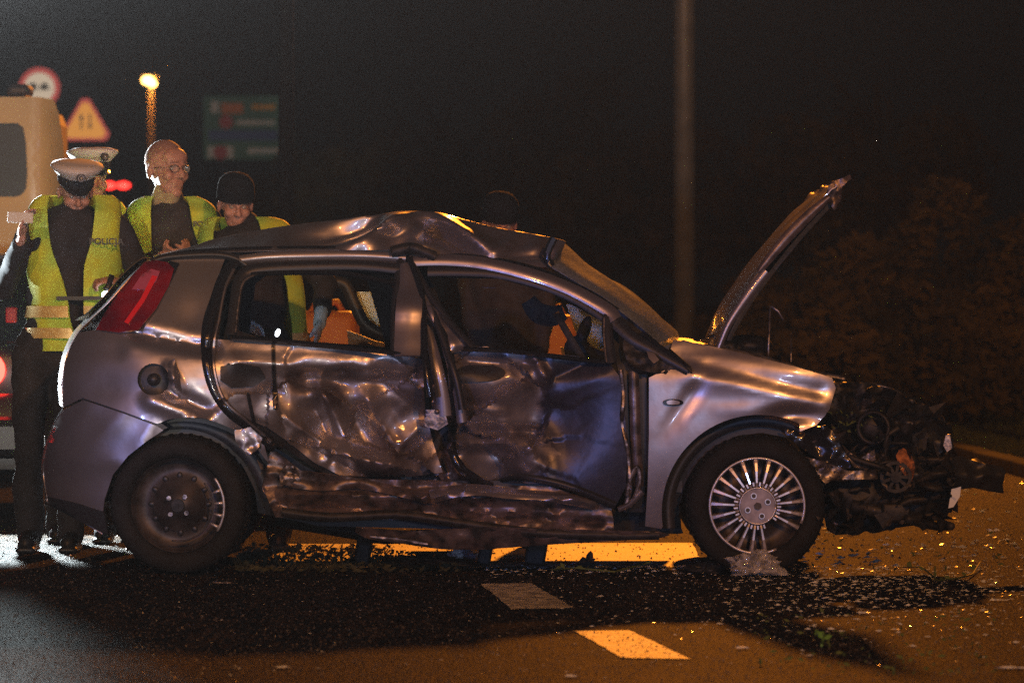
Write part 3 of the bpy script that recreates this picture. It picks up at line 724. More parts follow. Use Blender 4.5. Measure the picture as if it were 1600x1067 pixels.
# seams
rear_bumper = [(130, 625), (190, 645), (246, 666), (255, 672), (228, 690), (200, 712), (176, 742), (163, 780), (160, 806), (150, 822), (112, 806), (76, 788), (72, 770), (68, 735), (72, 700), (84, 664), (100, 640)]
sheet('rear_bumper', rear_bumper, M['paint'], wreck, lambda x, y: S0(x, y) - .012 + .02 * rnoise(x, y, 60), 8, .005)
sheet('bumper_lip', [(74, 776), (118, 786), (162, 800), (168, 835), (120, 812), (78, 790)], M['black'], wreck, lambda x, y: S0(x, y) - .022, 9, .01)
sheet('bumper_seam', [(128, 616), (190, 638), (250, 660), (262, 668), (248, 674), (188, 650), (126, 630)], M['black'], wreck, lambda x, y: S(x, y) + .006, 8, .004)
# tail lamp
lamp_o = [(150, 515), (162, 492), (185, 458), (210, 426), (226, 410), (240, 406), (262, 410), (272, 420), (264, 446), (244, 482), (216, 515), (185, 519)]
tl = sheet('tail_lamp', lamp_o, M['red_lens'], wreck, lambda x, y: S0(x, y) - .022 - .01 * sin(max(0, min(1, (x - 150) / 110)) * pi), 7, .01)
sheet('reversing_lens', [(206, 452), (222, 428), (236, 420), (250, 424), (244, 440), (228, 452)], M['red_lens_clear'], tl, lambda x, y: S0(x, y) - .038, 6, .004)
sheet('lamp_rim', [(262, 408), (280, 412), (262, 450), (244, 484), (218, 518), (213, 513), (238, 478), (256, 444), (266, 420)], M['black_gloss'], wreck, lambda x, y: S0(x, y) - .018, 7, .008)
sheet('lamp_rib', [(238, 430), (246, 432), (226, 470), (200, 506), (194, 503), (220, 466)], mat('bright_red_rib', (.75, .02, .03), .15, coat=1), tl, lambda x, y: S0(x, y) - .04, 7, .006)

# rear end: tailgate and bumper face running across to the far side
def cross_rows(edge, bow, material, name, th=0.0, n=9, inset=0.0):
    rows_ = []
    for i in range(n):
        t_ = i / (n - 1); row = []
        for (x, y) in edge:
            ya = S0(x, y) + inset; p = W(x, y, ya); yy = ya + (WID - 2 * ya) * t_
            row.append(V((p.x - bow * sin(pi * t_), yy, p.z)))
        rows_.append(row)
    return loft(name, rows_, material, wreck, th)
gate = smooth_poly([(256, 402), (236, 408), (206, 432), (168, 474), (140, 500), (120, 522), (104, 556), (97, 598), (99, 636)], False, 5)
cross_rows(gate, .065, M['paint'], 'tailgate', .004)
cross_rows(smooth_poly([(99, 640), (86, 662), (73, 700), (68, 738), (73, 772), (78, 788), (120, 810), (160, 834)], False, 5), .045, M['paint'], 'bumper_face', .004)
g2 = [(x + (6 if y < 500 else 0), y - 4) for x, y in gate[4:22]]
rw = []
for i in range(7):
    t_ = i / 6; row = []
    for x, y in g2:
        ya = S0(x, y) + .16; p = W(x, y, ya); row.append(V((p.x - .07 * sin(pi * (ya + (WID - 2 * ya) * t_) / WID) - .004, ya + (WID - 2 * ya) * t_, p.z)))
    rw.append(row)
loft('rear_window', rw, M['glassdark'], wreck, .004)

# rear door
rear_door = [(338, 530), (400, 534), (470, 541), (560, 549), (625, 553), (660, 562), (662, 600), (664, 640), (676, 690), (692, 738), (640, 745), (560, 744), (530, 742), (490, 722), (450, 690), (418, 668), (380, 652), (352, 626), (336, 596), (330, 560)]
rd = sheet('rear_door', rear_door, M['paint_scuffed'], wreck, S, 4.5, .004)
sheet('door_handle', [(345, 572), (375, 568), (405, 574), (415, 590), (395, 604), (362, 606), (345, 594)], M['black'], rd, lambda x, y: S(x, y) - .012, 7, .014)
for (a, b) in (((384, 610), (402, 700)), ((424, 530), (427, 640))):
    sheet('door_seam', [(a[0], a[1]), (a[0] + 5, a[1]), (b[0] + 6, b[1]), (b[0], b[1])], M['black_gloss'], rd, lambda x, y: S(x, y) - .008, 6, .006)
sheet('door_bottom_trim', smooth_poly([(392, 640), (430, 668), (478, 700), (522, 726), (560, 738), (620, 744), (620, 752), (560, 752), (510, 742), (462, 712), (420, 684), (388, 656)], True, 2), M['black'], wreck, lambda x, y: S(x, y) + .012, 7, .012)

# shut line frame round the rear door: dark rubber with a lit lip
def ribbon(name, pts, wpx, material, parent, depth, th=.008, closed=False, step=8):
    c = smooth_poly(pts, closed, 6); L_, R_ = [], []
    for i, p in enumerate(c):
        a = c[max(0, i - 1)]; b = c[min(len(c) - 1, i + 1)]; dx, dy = b[0] - a[0], b[1] - a[1]; l = hypot(dx, dy) or 1
        ww = wpx(i / (len(c) - 1)) if callable(wpx) else wpx
        nx, ny = -dy / l * ww / 2, dx / l * ww / 2; L_.append((p[0] + nx, p[1] + ny)); R_.append((p[0] - nx, p[1] - ny))
    rows_ = []
    for k_ in range(4):
        t_ = k_ / 3; rows_.append([W(l[0] + (r[0] - l[0]) * t_, l[1] + (r[1] - l[1]) * t_, depth(l[0] + (r[0] - l[0]) * t_, l[1] + (r[1] - l[1]) * t_) - (.012 if 0 < k_ < 3 else 0)) for l, r in zip(L_, R_)])
    return loft(name, rows_, material, parent, th)
ribbon('door_seal', [(372, 404), (350, 432), (336, 470), (324, 510), (323, 560), (334, 606), (358, 642), (398, 672), (430, 700)], 15, M['black_gloss'], wreck, lambda x, y: S(x, y) - .002)
ribbon('door_edge', [(366, 420), (352, 450), (342, 500), (334, 540), (336, 585), (352, 628), (388, 660), (424, 690)], 4, M['paint'], wreck, lambda x, y: S(x, y) - .018, .004)
# window frames of the rear door
ribbon('window_frame', [(362, 524), (368, 470), (376, 434), (400, 420), (470, 415), (560, 414), (624, 420)], 14, M['black'], rd, lambda x, y: S0(x, y) - .004, .016)
ribbon('window_channel', [(368, 520), (372, 480), (380, 442), (402, 428)], 3, M['bare'], rd, lambda x, y: S0(x, y) - .02, .004)
ribbon('window_trim', [(392, 428), (470, 426), (540, 428), (600, 440), (618, 444)], 6, M['black_gloss'], rd, lambda x, y: S0(x, y) - .01, .006)
ribbon('belt_strip', [(362, 528), (440, 533), (540, 543), (630, 553)], 5, M['black_gloss'], rd, lambda x, y: S0(x, y) - .02, .008)
# roof rail
ribbon('roof_rail', [(366, 408), (420, 402), (500, 400), (570, 400), (634, 404)], lambda t_: 14 - 4 * abs(t_ - .5), M['paint'], wreck, lambda x, y: S0(x, 404) - .005, .01)
ribbon('roof_gutter', [(250, 404), (300, 396), (380, 392), (480, 390), (570, 391), (640, 395)], 9, M['black_gloss'], wreck, lambda x, y: S0(x, 396) + .0, .01)
ribbon('spoiler_corner', [(236, 410), (262, 402), (330, 398), (368, 404), (396, 424)], lambda t_: 9, M['black'], wreck, lambda x, y: S0(max(x, 250), 404) - .006, .01)

# crushed middle pillar and the strips torn from it
ribbon('middle_pillar', [(632, 412), (640, 450), (638, 500), (636, 556)], lambda t_: 10 + 30 * min(1, t_ * 2.2), M['paint'], wreck, lambda x, y: S0(x, y) - .02 - .03 * math.exp(-((y - 480) / 20) ** 2), .012)
ribbon('pillar_seal', [(626, 402), (620, 450), (616, 500), (616, 552)], 9, M['black'], wreck, lambda x, y: S0(x, y) - .005, .012)
ribbon('pillar_seal', [(640, 402), (656, 450), (662, 500), (664, 560), (672, 620)], 7, M['black_gloss'], wreck, lambda x, y: S0(x, y) - .03, .012)
ribbon('torn_pillar_strip', [(655, 462), (668, 510), (680, 560), (690, 610), (694, 650)], lambda t_: 9 + 13 * t_, M['paint'], wreck, lambda x, y: S0(x, y) + .03 + .04 * ((y - 462) / 190), .008)
ribbon('torn_pillar_strip', [(664, 462), (688, 520), (704, 570), (716, 620), (722, 660)], lambda t_: 5 + 10 * t_, M['paint'], wreck, lambda x, y: S0(x, y) + .01 + .04 * ((y - 462) / 190), .008)
ribbon('torn_pillar_strip', [(672, 478), (692, 530), (712, 590), (722, 640)], 8, M['black'], wreck, lambda x, y: S0(x, y) - .01, .012)
ribbon('pillar_weatherstrip', [(650, 470), (690, 520), (706, 570), (710, 640), (706, 700), (726, 738), (768, 762)], 10, M['black_gloss'], wreck, lambda x, y: S(x, y) - .03, .014)
sheet('latch_plate', [(662, 640), (694, 640), (700, 662), (684, 672), (664, 666)], M['bare'], wreck, lambda x, y: S0(x, y) + .06, 6, .01)
MB().disc(W(683, 643, .09), .012, (0, 1, 0), .03, 14).build('latch_bolt', M['bare'], wreck, True)
sheet('crushed_pillar_base', [(640, 560), (700, 560), (720, 640), (740, 740), (780, 775), (640, 775), (660, 700), (652, 640)], M['paint_dirty'], wreck, lambda x, y: S(x, y) + .06 + .09 * rnoise(x, y, 34, 2) + .05 * rnoise(x, y, 15, 9), 6, .006)
sheet('bent_window_corner', [(652, 462), (664, 466), (690, 492), (712, 520), (734, 541), (722, 548), (700, 553), (684, 520), (668, 490)], M['paint'], wreck, lambda x, y: S0(x, y) + .02 + .05 * noise.noise(V((x / 30, y / 30, 1))) - crease(x, y, (660, 468), (712, 545), 20, .03), 5, .005)
ribbon('bent_window_seal', [(648, 420), (672, 462), (700, 500), (724, 528), (740, 544)], 8, M['black'], wreck, lambda x, y: S0(x, y) + .0, .012)

# front door
front_door = [(700, 552), (740, 541), (800, 545), (850, 552), (900, 556), (950, 566), (970, 590), (976, 640), (980, 700), (978, 760), (964, 786), (920, 772), (870, 757), (800, 754), (760, 752), (728, 730), (708, 700), (702, 650), (700, 600)]
fd = sheet('front_door', front_door, M['door_painted_shade'], wreck, S, 4.5, .004)
sheet('door_handle', smooth_poly([(716, 576), (740, 570), (775, 572), (790, 582), (775, 593), (740, 597), (718, 594)], True, 3), M['black'], fd, lambda x, y: S(x, y) - .02, 7, .016)
ribbon('belt_strip', [(724, 545), (790, 548), (860, 556), (946, 566)], 5, M['black_gloss'], fd, lambda x, y: S0(x, y) - .012, .008)
ribbon('door_bottom_flange', [(722, 742), (762, 756), (800, 745), (860, 752), (910, 768), (962, 790)], 8, M['black'], wreck, lambda x, y: S(x, y) - .015, .012)
# front pillar rail and window frame
ribbon('front_pillar', [(640, 408), (700, 407), (760, 413), (830, 430), (890, 452), (948, 484), (962, 500)], lambda t_: 15 + 3 * t_, M['paint'], wreck, lambda x, y: S0(x, y) - .02, .014)
ribbon('pillar_gutter', [(640, 399), (720, 401), (780, 408), (850, 426), (920, 458), (965, 486)], 6, M['black_gloss'], wreck, lambda x, y: S0(x, y) - .0, .012)
ribbon('window_frame', [(668, 424), (720, 424), (780, 428), (850, 446), (905, 470), (950, 500)], 14, M['black'], fd, lambda x, y: S0(x, y) - .002, .014)
ribbon('mirror_base', [(948, 492), (950, 530), (956, 568)], 12, M['black'], fd, lambda x, y: S0(x, y) - .01, .02)
ribbon('window_channel', [(944, 496), (944, 530), (948, 566)], 3, M['bare'], fd, lambda x, y: S0(x, y) - .022, .004)
MB().tube([W(752, 449, .22), W(775, 450, .2)], .003, 6).build('chrome_glint_strip', M['bare'], fd)
# hinge gap
sheet('hinge_gap', [(950, 500), (990, 520), (1050, 572), (1010, 582), (1014, 700), (1008, 800), (975, 800), (978, 700), (968, 590)], M['black'], wreck, lambda x, y: S0(x, y) + .07, 9, .01)
ribbon('hinge_post', [(990, 580), (992, 640), (994, 700), (998, 760)], lambda t_: 14, M['paint_dirty'], wreck, lambda x, y: S0(x, y) + .045, .01)
ribbon('hinge_strip', [(970, 578), (974, 620), (972, 660), (980, 700), (984, 760), (976, 796)], lambda t_: 6, M['bare'], wreck, lambda x, y: S0(x, y) + .01 - .01 * sin(y / 9), .006)
ribbon('torn_hinge_metal', [(984, 792), (994, 774), (1000, 750), (996, 730), (986, 745), (980, 775)], 6, M['bare'], wreck, lambda x, y: S0(x, y) + .005, .008)
ribbon('torn_hinge_metal', [(966, 796), (984, 788), (1004, 768)], 7, M['paint'], wreck, lambda x, y: S0(x, y) + .0, .008)
# smashed mirror and scuttle at the base of the front pillar
ribbon('mirror_bracket', [(958, 500), (990, 530), (1030, 552), (1076, 580)], lambda t_: 18 - 8 * t_, M['black'], wreck, lambda x, y: S0(x, y) + .0, .02)
ribbon('wing_edge_strip', [(1002, 520), (1030, 540), (1060, 562), (1080, 580)], 4, M['black_gloss'], wreck, lambda x, y: S0(x, y) - .02, .006)
sheet('mirror_shell', smooth_poly([(975, 528), (1000, 520), (1030, 545), (1060, 570), (1040, 582), (1000, 578), (978, 560)], True, 3), M['soot'], wreck, lambda x, y: S0(x, y) - .01 + .04 * rnoise(x, y, 18), 6, .02)
sheet('mirror_shard', [(1010, 548), (1022, 552), (1030, 562), (1022, 568), (1014, 560)], M['paint'], wreck, lambda x, y: S0(x, y) - .05, 5, .004)

# front wing
farch = arc_px(1186, 800, 152, 188, 52, 30)
wing = [(1014, 590), (1048, 574), (1082, 584), (1078, 572), (1048, 545), (1052, 531), (1090, 536), (1160, 552), (1240, 572), (1300, 590), (1306, 606), (1296, 640), (1276, 664), (1250, 674)] + list(reversed([p for p in farch if p[1] < 826 and p[0] < 1252])) + [(1034, 826), (1008, 822), (1012, 760), (1014, 680)]
fw = sheet('front_wing', wing, M['paint'], wreck, S, 6.5, .004)
sheet('side_repeater', smooth_poly([(1037, 626), (1050, 623), (1066, 626), (1066, 632), (1050, 634), (1038, 632)], True, 3), M['black_gloss'], fw, lambda x, y: S(x, y) - .012, 5, .01)
sheet('repeater_lens', smooth_poly([(1042, 627), (1050, 625), (1061, 627), (1061, 631), (1050, 632), (1043, 631)], True, 3), M['alloy'], fw, lambda x, y: S(x, y) - .018, 4, .006)
ribbon('wing_top_flange', [(1100, 540), (1180, 556), (1250, 576), (1320, 592)], 5, M['bare'], wreck, lambda x, y: S0(x, y) + .07, .006)
ribbon('wheel_arch_liner', [(p[0], p[1]) for p in arc_px(1186, 800, 143, 190, 30, 14)], 16, M['black'], wreck, lambda x, y: .17, .02)
ribbon('wheel_arch_liner', [(p[0], p[1]) for p in arc_px(285, 800, 136, 168, 10, 14)], 20, M['black'], wreck, lambda x, y: .2, .02)

# sills
sill = [(424, 700), (470, 735), (560, 748), (700, 752), (760, 758), (860, 760), (955, 790), (960, 828), (880, 836), (760, 822), (640, 812), (520, 812), (430, 808), (410, 760)]
def SD_(x, y): return 0.06 + 0.05 * rnoise(x / 3, y, 26, 4) + .02 * rnoise(x, y, 16, 6) + gauss(x, y, 680, 770, 200, 60, .04) + crease(x, y, (430, 790), (940, 815), 8, .04) - crease(x, y, (440, 772), (920, 782), 12, .04) - gauss(x, y, 735, 772, 50, 10, .05)
sheet('sill', sill, M['paint_dirty'], wreck, SD_, 6, .006)
ribbon('sill_fold', [(672, 776), (710, 768), (752, 766), (800, 772), (860, 776), (930, 790)], lambda t_: 20 - 8 * t_, M['paint'], wreck, lambda x, y: SD_(x, y) - .02 - .015 * sin(x / 23), .006)
ribbon('sill_fold', [(446, 752), (500, 760), (560, 756), (620, 768), (668, 778)], lambda t_: 14, M['paint_dirty'], wreck, lambda x, y: SD_(x, y) - .02, .006)
ribbon('bent_sill_flange', [(440, 800), (520, 808), (620, 804), (720, 818), (840, 832), (960, 836), (1030, 836)], 12, M['soot'], wreck, lambda x, y: .05 + .02 * rnoise(x, y, 30), .01)
sheet('sagging_sill_sheet', smooth_poly([(556, 824), (640, 830), (760, 824), (900, 828), (1030, 832), (1034, 840), (940, 846), (840, 852), (760, 858), (690, 858), (620, 848), (570, 840)], True, 2), M['paint_dirty'], wreck, lambda x, y: .02 + .04 * rnoise(x, y, 30, 4) + .05 * (y - 824) / 30, 6, .006)
ribbon('sill_scrape', [(578, 838), (620, 843), (668, 850)], lambda t_: 7 * sin(pi * (.1 + .8 * t_)), M['bare'], wreck, lambda x, y: -.03, .006)
sheet('rear_arch_flange', [(366, 672), (392, 668), (410, 684), (404, 700), (388, 712), (368, 690)], M['paint'], wreck, lambda x, y: .0 + .03 * rnoise(x, y, 16), 5, .006)
sheet('torn_bracket', [(436, 740), (446, 726), (458, 728), (470, 752), (456, 760), (438, 756)], M['bare'], wreck, lambda x, y: .04 + .04 * rnoise(x, y, 12), 5, .006)
# dark structure behind the skins
core = [(200, 640), (320, 420), (370, 410), (640, 404), (760, 408), (960, 486), (1060, 560), (1240, 600), (1300, 700), (1290, 800), (1060, 834), (500, 822), (400, 800), (180, 800)]
rwin = [(372, 516), (376, 440), (396, 426), (618, 426), (612, 548), (430, 536)]
fwin = [(740, 545), (700, 505), (672, 430), (780, 432), (860, 454), (946, 502), (944, 566), (860, 560)]
warch1 = arc_px(285, 800, 118, 0, 350, 20); warch2 = arc_px(1186, 800, 124, 0, 350, 20)
sheet('inner_side_structure', core, M['black'], wreck, lambda x, y: S0(x, y) + .16 + gauss(x, y, 680, 700, 180, 160, .12), 16, .02, [rwin, fwin, warch1, warch2])
# far side of the body
WFAR = WID
fcore = [(100, 640), (110, 560), (150, 490), (262, 406), (370, 402), (640, 400), (760, 406), (960, 486), (1060, 540), (1290, 598), (1300, 700), (1290, 800), (1060, 834), (500, 832), (400, 820), (100, 800)]
fr = [(360, 526), (376, 440), (396, 426), (560, 426), (590, 548), (430, 536)]
ff = [(626, 548), (600, 430), (780, 428), (860, 450), (952, 500), (944, 566), (860, 560)]
sheet('far_side_panel', fcore, M['paint'], wreck, lambda x, y: S0(x, y), 16, .01, [fr, ff, warch1, warch2], mirror=WFAR)
sheet('far_side_lining', fcore, M['interior'], wreck, lambda x, y: S0(x, y) + .05, 18, .01, [fr, ff, warch1, warch2], mirror=WFAR)
M['lit_glass'] = mat('crazed_green_glass', (0.6, 0.85, 0.7), 0.35, trans=0.35, noise_scale=20, noise_amt=0.35, bump=.003, bump_scale=60)
M['door_card'] = mat('pale_door_card', (0.62, 0.66, 0.6), 0.5)
# far door hanging open: pale inner panel with a speaker ring and crazed glass above
fdo = MB()
sheet('far_door_glass', smooth_poly([(557, 456), (580, 456), (604, 456), (602, 480), (601, 508), (610, 512), (604, 520), (590, 514), (574, 500), (564, 480)], True, 1), M['lit_glass'], wreck, lambda x, y: 2.25, 7, .004)
sheet('far_door_card', [(542, 516), (560, 522), (584, 532), (600, 536), (601, 560), (546, 556)], M['door_card'], wreck, lambda x, y: 2.2, 9, .03)
ribbon('far_door_frame', [(520, 440), (540, 446), (556, 480), (572, 508), (604, 526)], lambda t_: 12, M['black'], wreck, lambda x, y: 2.17, .03)
MB().disc(W(571, 552, 2.16), .055, (0, 1, 0), .02, 24, .035).build('speaker_ring', M['black'], wreck)
sheet('far_screen_glass', [(884, 474), (905, 480), (943, 500), (944, 560), (920, 552), (900, 520)], M['lit_glass'], wreck, lambda x, y: 1.5, 8, .004)
sheet('far_door_edge', [(876, 542), (889, 544), (886, 555), (878, 554)], M['door_card'], wreck, lambda x, y: 1.9, 6, .02)

# interior
MB().box(((W(735, 0).x), .85, .38), (1.85, 1.3, .05)).build('floor_pan', M['black'], wreck)
def seat(px, y, back, label=None):
    b = MB(); p = W(px, 700, y)
    b.ell((p.x, y, .58), (.28, .24, .1)).ell((p.x - .26, y, .84), (.1, .23, .30)).remesh('front_seat', M['interior'], wreck, .02, 3)
seat(760, .45, 0); seat(760, 1.2, 0)
MB().ell((W(470, 0).x, .83, .56), (.28, .6, .1)).ell((W(400, 0).x, .83, .74), (.1, .6, .2)).remesh('rear_bench', M['interior'], wreck, .02, 3)
MB().ell((W(985, 0).x, .83, .86), (.2, .66, .14)).remesh('dashboard', M['interior'], wreck, .02, 3)
sw = W(905, 540, .55)
MB().disc((sw.x - .02, .5, sw.z), .17, (.85, 0, .5), .03, 28, .145).tube([(sw.x - .02, .5, sw.z), (sw.x + .2, .5, sw.z - .1)], .03, 8).build('steering_wheel', M['interior'], wreck, True)
MB().ell(W(912, 518, .6), (.028, .05, .075), Matrix.Rotation(.35, 3, 'Y')).ell(W(902, 545, .6), (.06, .05, .06)).build('sagging_airbag', M['interior'], wreck, True)
ribbon('hanging_trim', [(826, 470), (840, 488), (862, 494), (880, 488)], lambda t_: 26 * sin(pi * (.15 + .7 * t_)), M['interior'], wreck, lambda x, y: .9, .05)

# crumpled roof
sil = smooth_poly([(240, 400), (300, 386), (336, 374), (430, 356), (520, 345), (590, 336), (625, 331), (680, 332), (720, 342), (770, 355), (820, 364), (868, 373), (884, 378)], False, 6)
rail = smooth_poly([(240, 402), (300, 398), (336, 395), (430, 392), (520, 391), (590, 391), (625, 391), (680, 398), (720, 404), (770, 410), (820, 416), (858, 418), (866, 418)], False, 6)
rows_ = []; NV = 22
for j in range(NV + 1):
    v_ = j / NV; row = []
    for a, b in zip(rail, sil):
        ya = S0(300, 398) + .0
        yy = .30 + .22 * v_
        f_ = v_ ** .7 if v_ > 0 else 0
        px_ = a[0] + (b[0] - a[0]) * f_; py_ = a[1] + (b[1] - a[1]) * f_
        e_ = sin(pi * min(1, v_ * 1.02)) if v_ < 1 else 0
        e_ = max(0, e_) ** .8
        dy_ = 0
        dy_ += crease(px_, py_, (632, 332), (556, 386), 26, -.07)
        dy_ += crease(px_, py_, (575, 350), (470, 382), 30, .07)
        dy_ += crease(px_, py_, (660, 340), (664, 396), 12, -.06)
        dy_ += crease(px_, py_, (664, 345), (745, 404), 20, .09)
        dy_ += crease(px_, py_, (690, 340), (770, 400), 24, -.05)
        dy_ += gauss(px_, py_, 610, 372, 26, 16, .04)
        dy_ += crease(px_, py_, (780, 405), (860, 396), 12, .04)
        dy_ += crease(px_, py_, (768, 412), (812, 360), 14, -.035)
        dy_ += .03 * rnoise(px_, py_, 60, 3)
        q = W(px_, py_, yy); dz_ = -dy_ * .25 * e_
        row.append(V((q.x, q.y + dy_ * e_ * 1.35, q.z + dz_ * 1.6)))
    rows_.append(row)
mid = rows_[-1]
for j in range(1, 9):
    v_ = j / 8; src = rows_[max(0, int(NV * (1 - v_)))]
    base = [W(a[0], a[1], .30) for a in rail]
    row = []
    for m_, b_ in zip(mid, base):
        zf = m_.z + (b_.z - m_.z) * (v_ ** 1.5)
        row.append(V((m_.x + (b_.x - m_.x) * v_, m_.y + (WID - .30 - m_.y) * v_, zf)))
    rows_.append(row)
loft('crumpled_roof', rows_, M['paint'], wreck, .004)
ribbon('roof_front_lip', [(866, 372), (858, 388), (854, 404), (862, 416)], 6, M['black_gloss'], wreck, lambda x, y: .3, .02)
ribbon('roof_joint', [(612, 394), (640, 388), (662, 394), (680, 402)], 12, M['soot'], wreck, lambda x, y: .27 + .03 * rnoise(x, y, 9), .02)

# crazed windscreen, sagging out of its frame
def crazed():
    m = bpy.data.materials.new('crazed_windscreen'); m.use_nodes = True; nt = m.node_tree; b = nt.nodes['Principled BSDF']; L = nt.links.new; N = nt.nodes.new
    tc = N('ShaderNodeTexCoord'); vo = N('ShaderNodeTexVoronoi'); vo.feature = 'DISTANCE_TO_EDGE'; vo.inputs['Scale'].default_value = 42; L(tc.outputs['Object'], vo.inputs['Vector'])
    vc = N('ShaderNodeTexVoronoi'); vc.inputs['Scale'].default_value = 70; L(tc.outputs['Object'], vc.inputs['Vector'])
    n = N('ShaderNodeTexNoise'); n.inputs['Scale'].default_value = 9; n.inputs['Detail'].default_value = 6; L(tc.outputs['Object'], n.inputs['Vector'])
    r = N('ShaderNodeMapRange'); r.inputs['From Min'].default_value = 0; r.inputs['From Max'].default_value = .12; r.inputs['To Min'].default_value = 1; r.inputs['To Max'].default_value = 0; L(vo.outputs['Distance'], r.inputs['Value'])
    mu = N('ShaderNodeMath'); mu.operation = 'MULTIPLY_ADD'; L(r.outputs['Result'], mu.inputs[0]); mu.inputs[1].default_value = .5; L(n.outputs['Fac'], mu.inputs[2])
    L(mu.outputs[0], b.inputs['Alpha'])
    b.inputs['Base Color'].default_value = (.22, .26, .32, 1); b.inputs['Roughness'].default_value = .6; b.inputs['Specular IOR Level'].default_value = .03
    bp = N('ShaderNodeBump'); bp.inputs['Distance'].default_value = .003; ad = N('ShaderNodeSeparateColor'); L(vc.outputs['Color'], ad.inputs[0]); L(ad.outputs[0], bp.inputs['Height']); L(bp.outputs['Normal'], b.inputs['Normal'])
    return m
M['crazed'] = crazed()
near = smooth_poly([(862, 418), (900, 440), (940, 462), (975, 490), (1010, 518), (1046, 548)], False, 8)
far_ = smooth_poly([(878, 376), (912, 404), (950, 432), (990, 462), (1026, 492), (1060, 524)], False, 8)
rows_ = []
for j in range(25):
    v_ = j / 24; row = []
    for i, (a, b) in enumerate(zip(near, far_)):
        h = sin(pi * v_) ** .8
        yy = .28 + (WID - .56) * v_
        base = W(a[0], a[1], .28); top = W(b[0], b[1], .28 + (WID - .56) * .5)
        p = base + V((top.x - base.x, 0, top.z - base.z)) * h
        s_ = .02 * noise.noise(V((p.x * 6, yy * 5, 1))) + .035 * noise.noise(V((p.x * 2.2, yy * 2, 7)))
        row.append(V((p.x, yy, p.z + s_ * h)))
    rows_.append(row)
loft('windscreen', rows_, M['crazed'], wreck, .005)
# scuttle and wiper
cross = []
for j in range(7):
    v_ = j / 6; yy = .12 + (WID - .24) * v_
    cross.append([V((W(1020, 0).x + .05 * sin(pi * v_), yy, W(0, 552).z)), V((W(1070, 0).x + .05 * sin(pi * v_), yy, W(0, 535).z)), V((W(1130, 0).x + .04 * sin(pi * v_), yy, W(0, 552).z))])
loft('scuttle_panel', cross, M['black'], wreck, .02)
MB().tube([W(1075, 535, .5), W(1100, 530, .5), W(1128, 520, .5)], .006, 6).build('wiper_arm', M['black_gloss'], wreck, True)
# windscreen to roof-lining filler so the cabin reads closed
# raised bonnet: curved skin, inner frame, near flange
prof_b = smooth_poly([(1118, 546), (1133, 508), (1160, 462), (1198, 410), (1234, 366), (1266, 330), (1290, 305), (1306, 288)], False, 6)
rows_ = []
for j in range(17):
    v_ = j / 16; yy = .13 + (WID - .26) * v_; row = []
    for i, p in enumerate(prof_b):
        t_ = i / (len(prof_b) - 1)
        q = W(p[0], p[1], .13); bow = .030 * sin(pi * v_) * sin(pi * min(1, .12 + t_ * .88)) + .012 * noise.noise(V((t_ * 5, v_ * 4, 2)))
        if t_ > .86: bow += .05 * (t_ - .86) / .14 * noise.noise(V((v_ * 9, t_ * 12, 5)))
        row.append(V((q.x - bow * .72, yy, q.z + bow * .69)))
    rows_.append(row)
bon = loft('raised_bonnet', rows_, M['paint'], wreck, .004)
ribbon('bonnet_flange', [(1122, 546), (1138, 508), (1160, 474), (1182, 444), (1198, 424)], lambda t_: 7 + 7 * min(1, t_ * 1.6), M['paint'], bon, lambda x, y: .10, .006)
ribbon('bonnet_edge', [(1186, 424), (1222, 380), (1262, 338), (1296, 308)], lambda t_: 8 + 8 * sin(pi * t_), M['paint_dirty'], bon, lambda x, y: .12, .006)
rows_ = []
for j in range(9):
    v_ = j / 8; yy = .2 + (WID - .4) * v_
    rows_.append([V((W(p[0] + 12, p[1] + 10, .2).x, yy, W(p[0] + 12, p[1] + 10, .2).z)) for p in prof_b[4:-4]])
loft('bonnet_inner_frame', rows_, M['soot'], bon, .02)
sheet('torn_bonnet_tip', [(1290, 302), (1300, 284), (1312, 280), (1328, 273), (1330, 278), (1316, 292), (1314, 312), (1304, 330), (1296, 318)], M['paint_dirty'], bon, lambda x, y: .16 + .05 * rnoise(x, y, 14), 5, .006)
ribbon('bonnet_hinge', [(1120, 548), (1140, 540), (1150, 552), (1190, 556)], 10, M['soot'], wreck, lambda x, y: .2, .02)
MB().tube([W(1203, 478, .35), W(1202, 520, .3), W(1200, 560, .25)], .006, 6).tube([W(1203, 478, .35), W(1216, 486, .35), W(1224, 500, .35)], .006, 6).tube([W(1236, 520, .5), W(1236, 566, .4)], .004, 6).build('bonnet_stay', M['bare'], wreck, True)
MB().tube([W(1150, 552, .3), W(1160, 530, .4), W(1175, 540, .5), W(1190, 556, .3)], .02, 8).ell(W(1166, 540, .5), (.12, .2, .05)).build('engine_bay_hoses', M['soot'], wreck, True)

# smashed front end
def wr(x, y, base, seed, a=.10): return base + a * rnoise(x, y, 38, seed) + a * .5 * rnoise(x, y, 15, seed + 3)
sheet('radiator_panel', smooth_poly([(1296, 600), (1360, 598), (1428, 624), (1474, 652), (1490, 700), (1496, 760), (1480, 806), (1420, 822), (1330, 832), (1292, 828), (1276, 740), (1240, 686), (1282, 668), (1300, 640)], True, 2), M['soot'], wreck, lambda x, y: wr(x, y, .34, 1), 7, .02)
sheet('crushed_headlamp_housing', smooth_poly([(1300, 604), (1340, 598), (1400, 612), (1430, 640), (1400, 690), (1350, 700), (1310, 690), (1296, 650)], True, 2), M['soot'], wreck, lambda x, y: wr(x, y, .2, 5, .14), 6, .01)
sheet('arch_liner_torn', smooth_poly([(1222, 668), (1250, 676), (1290, 664), (1310, 690), (1330, 730), (1300, 730), (1262, 706), (1240, 690)], True, 2), M['black_gloss'], wreck, lambda x, y: wr(x, y, .1, 9, .05), 6, .008)
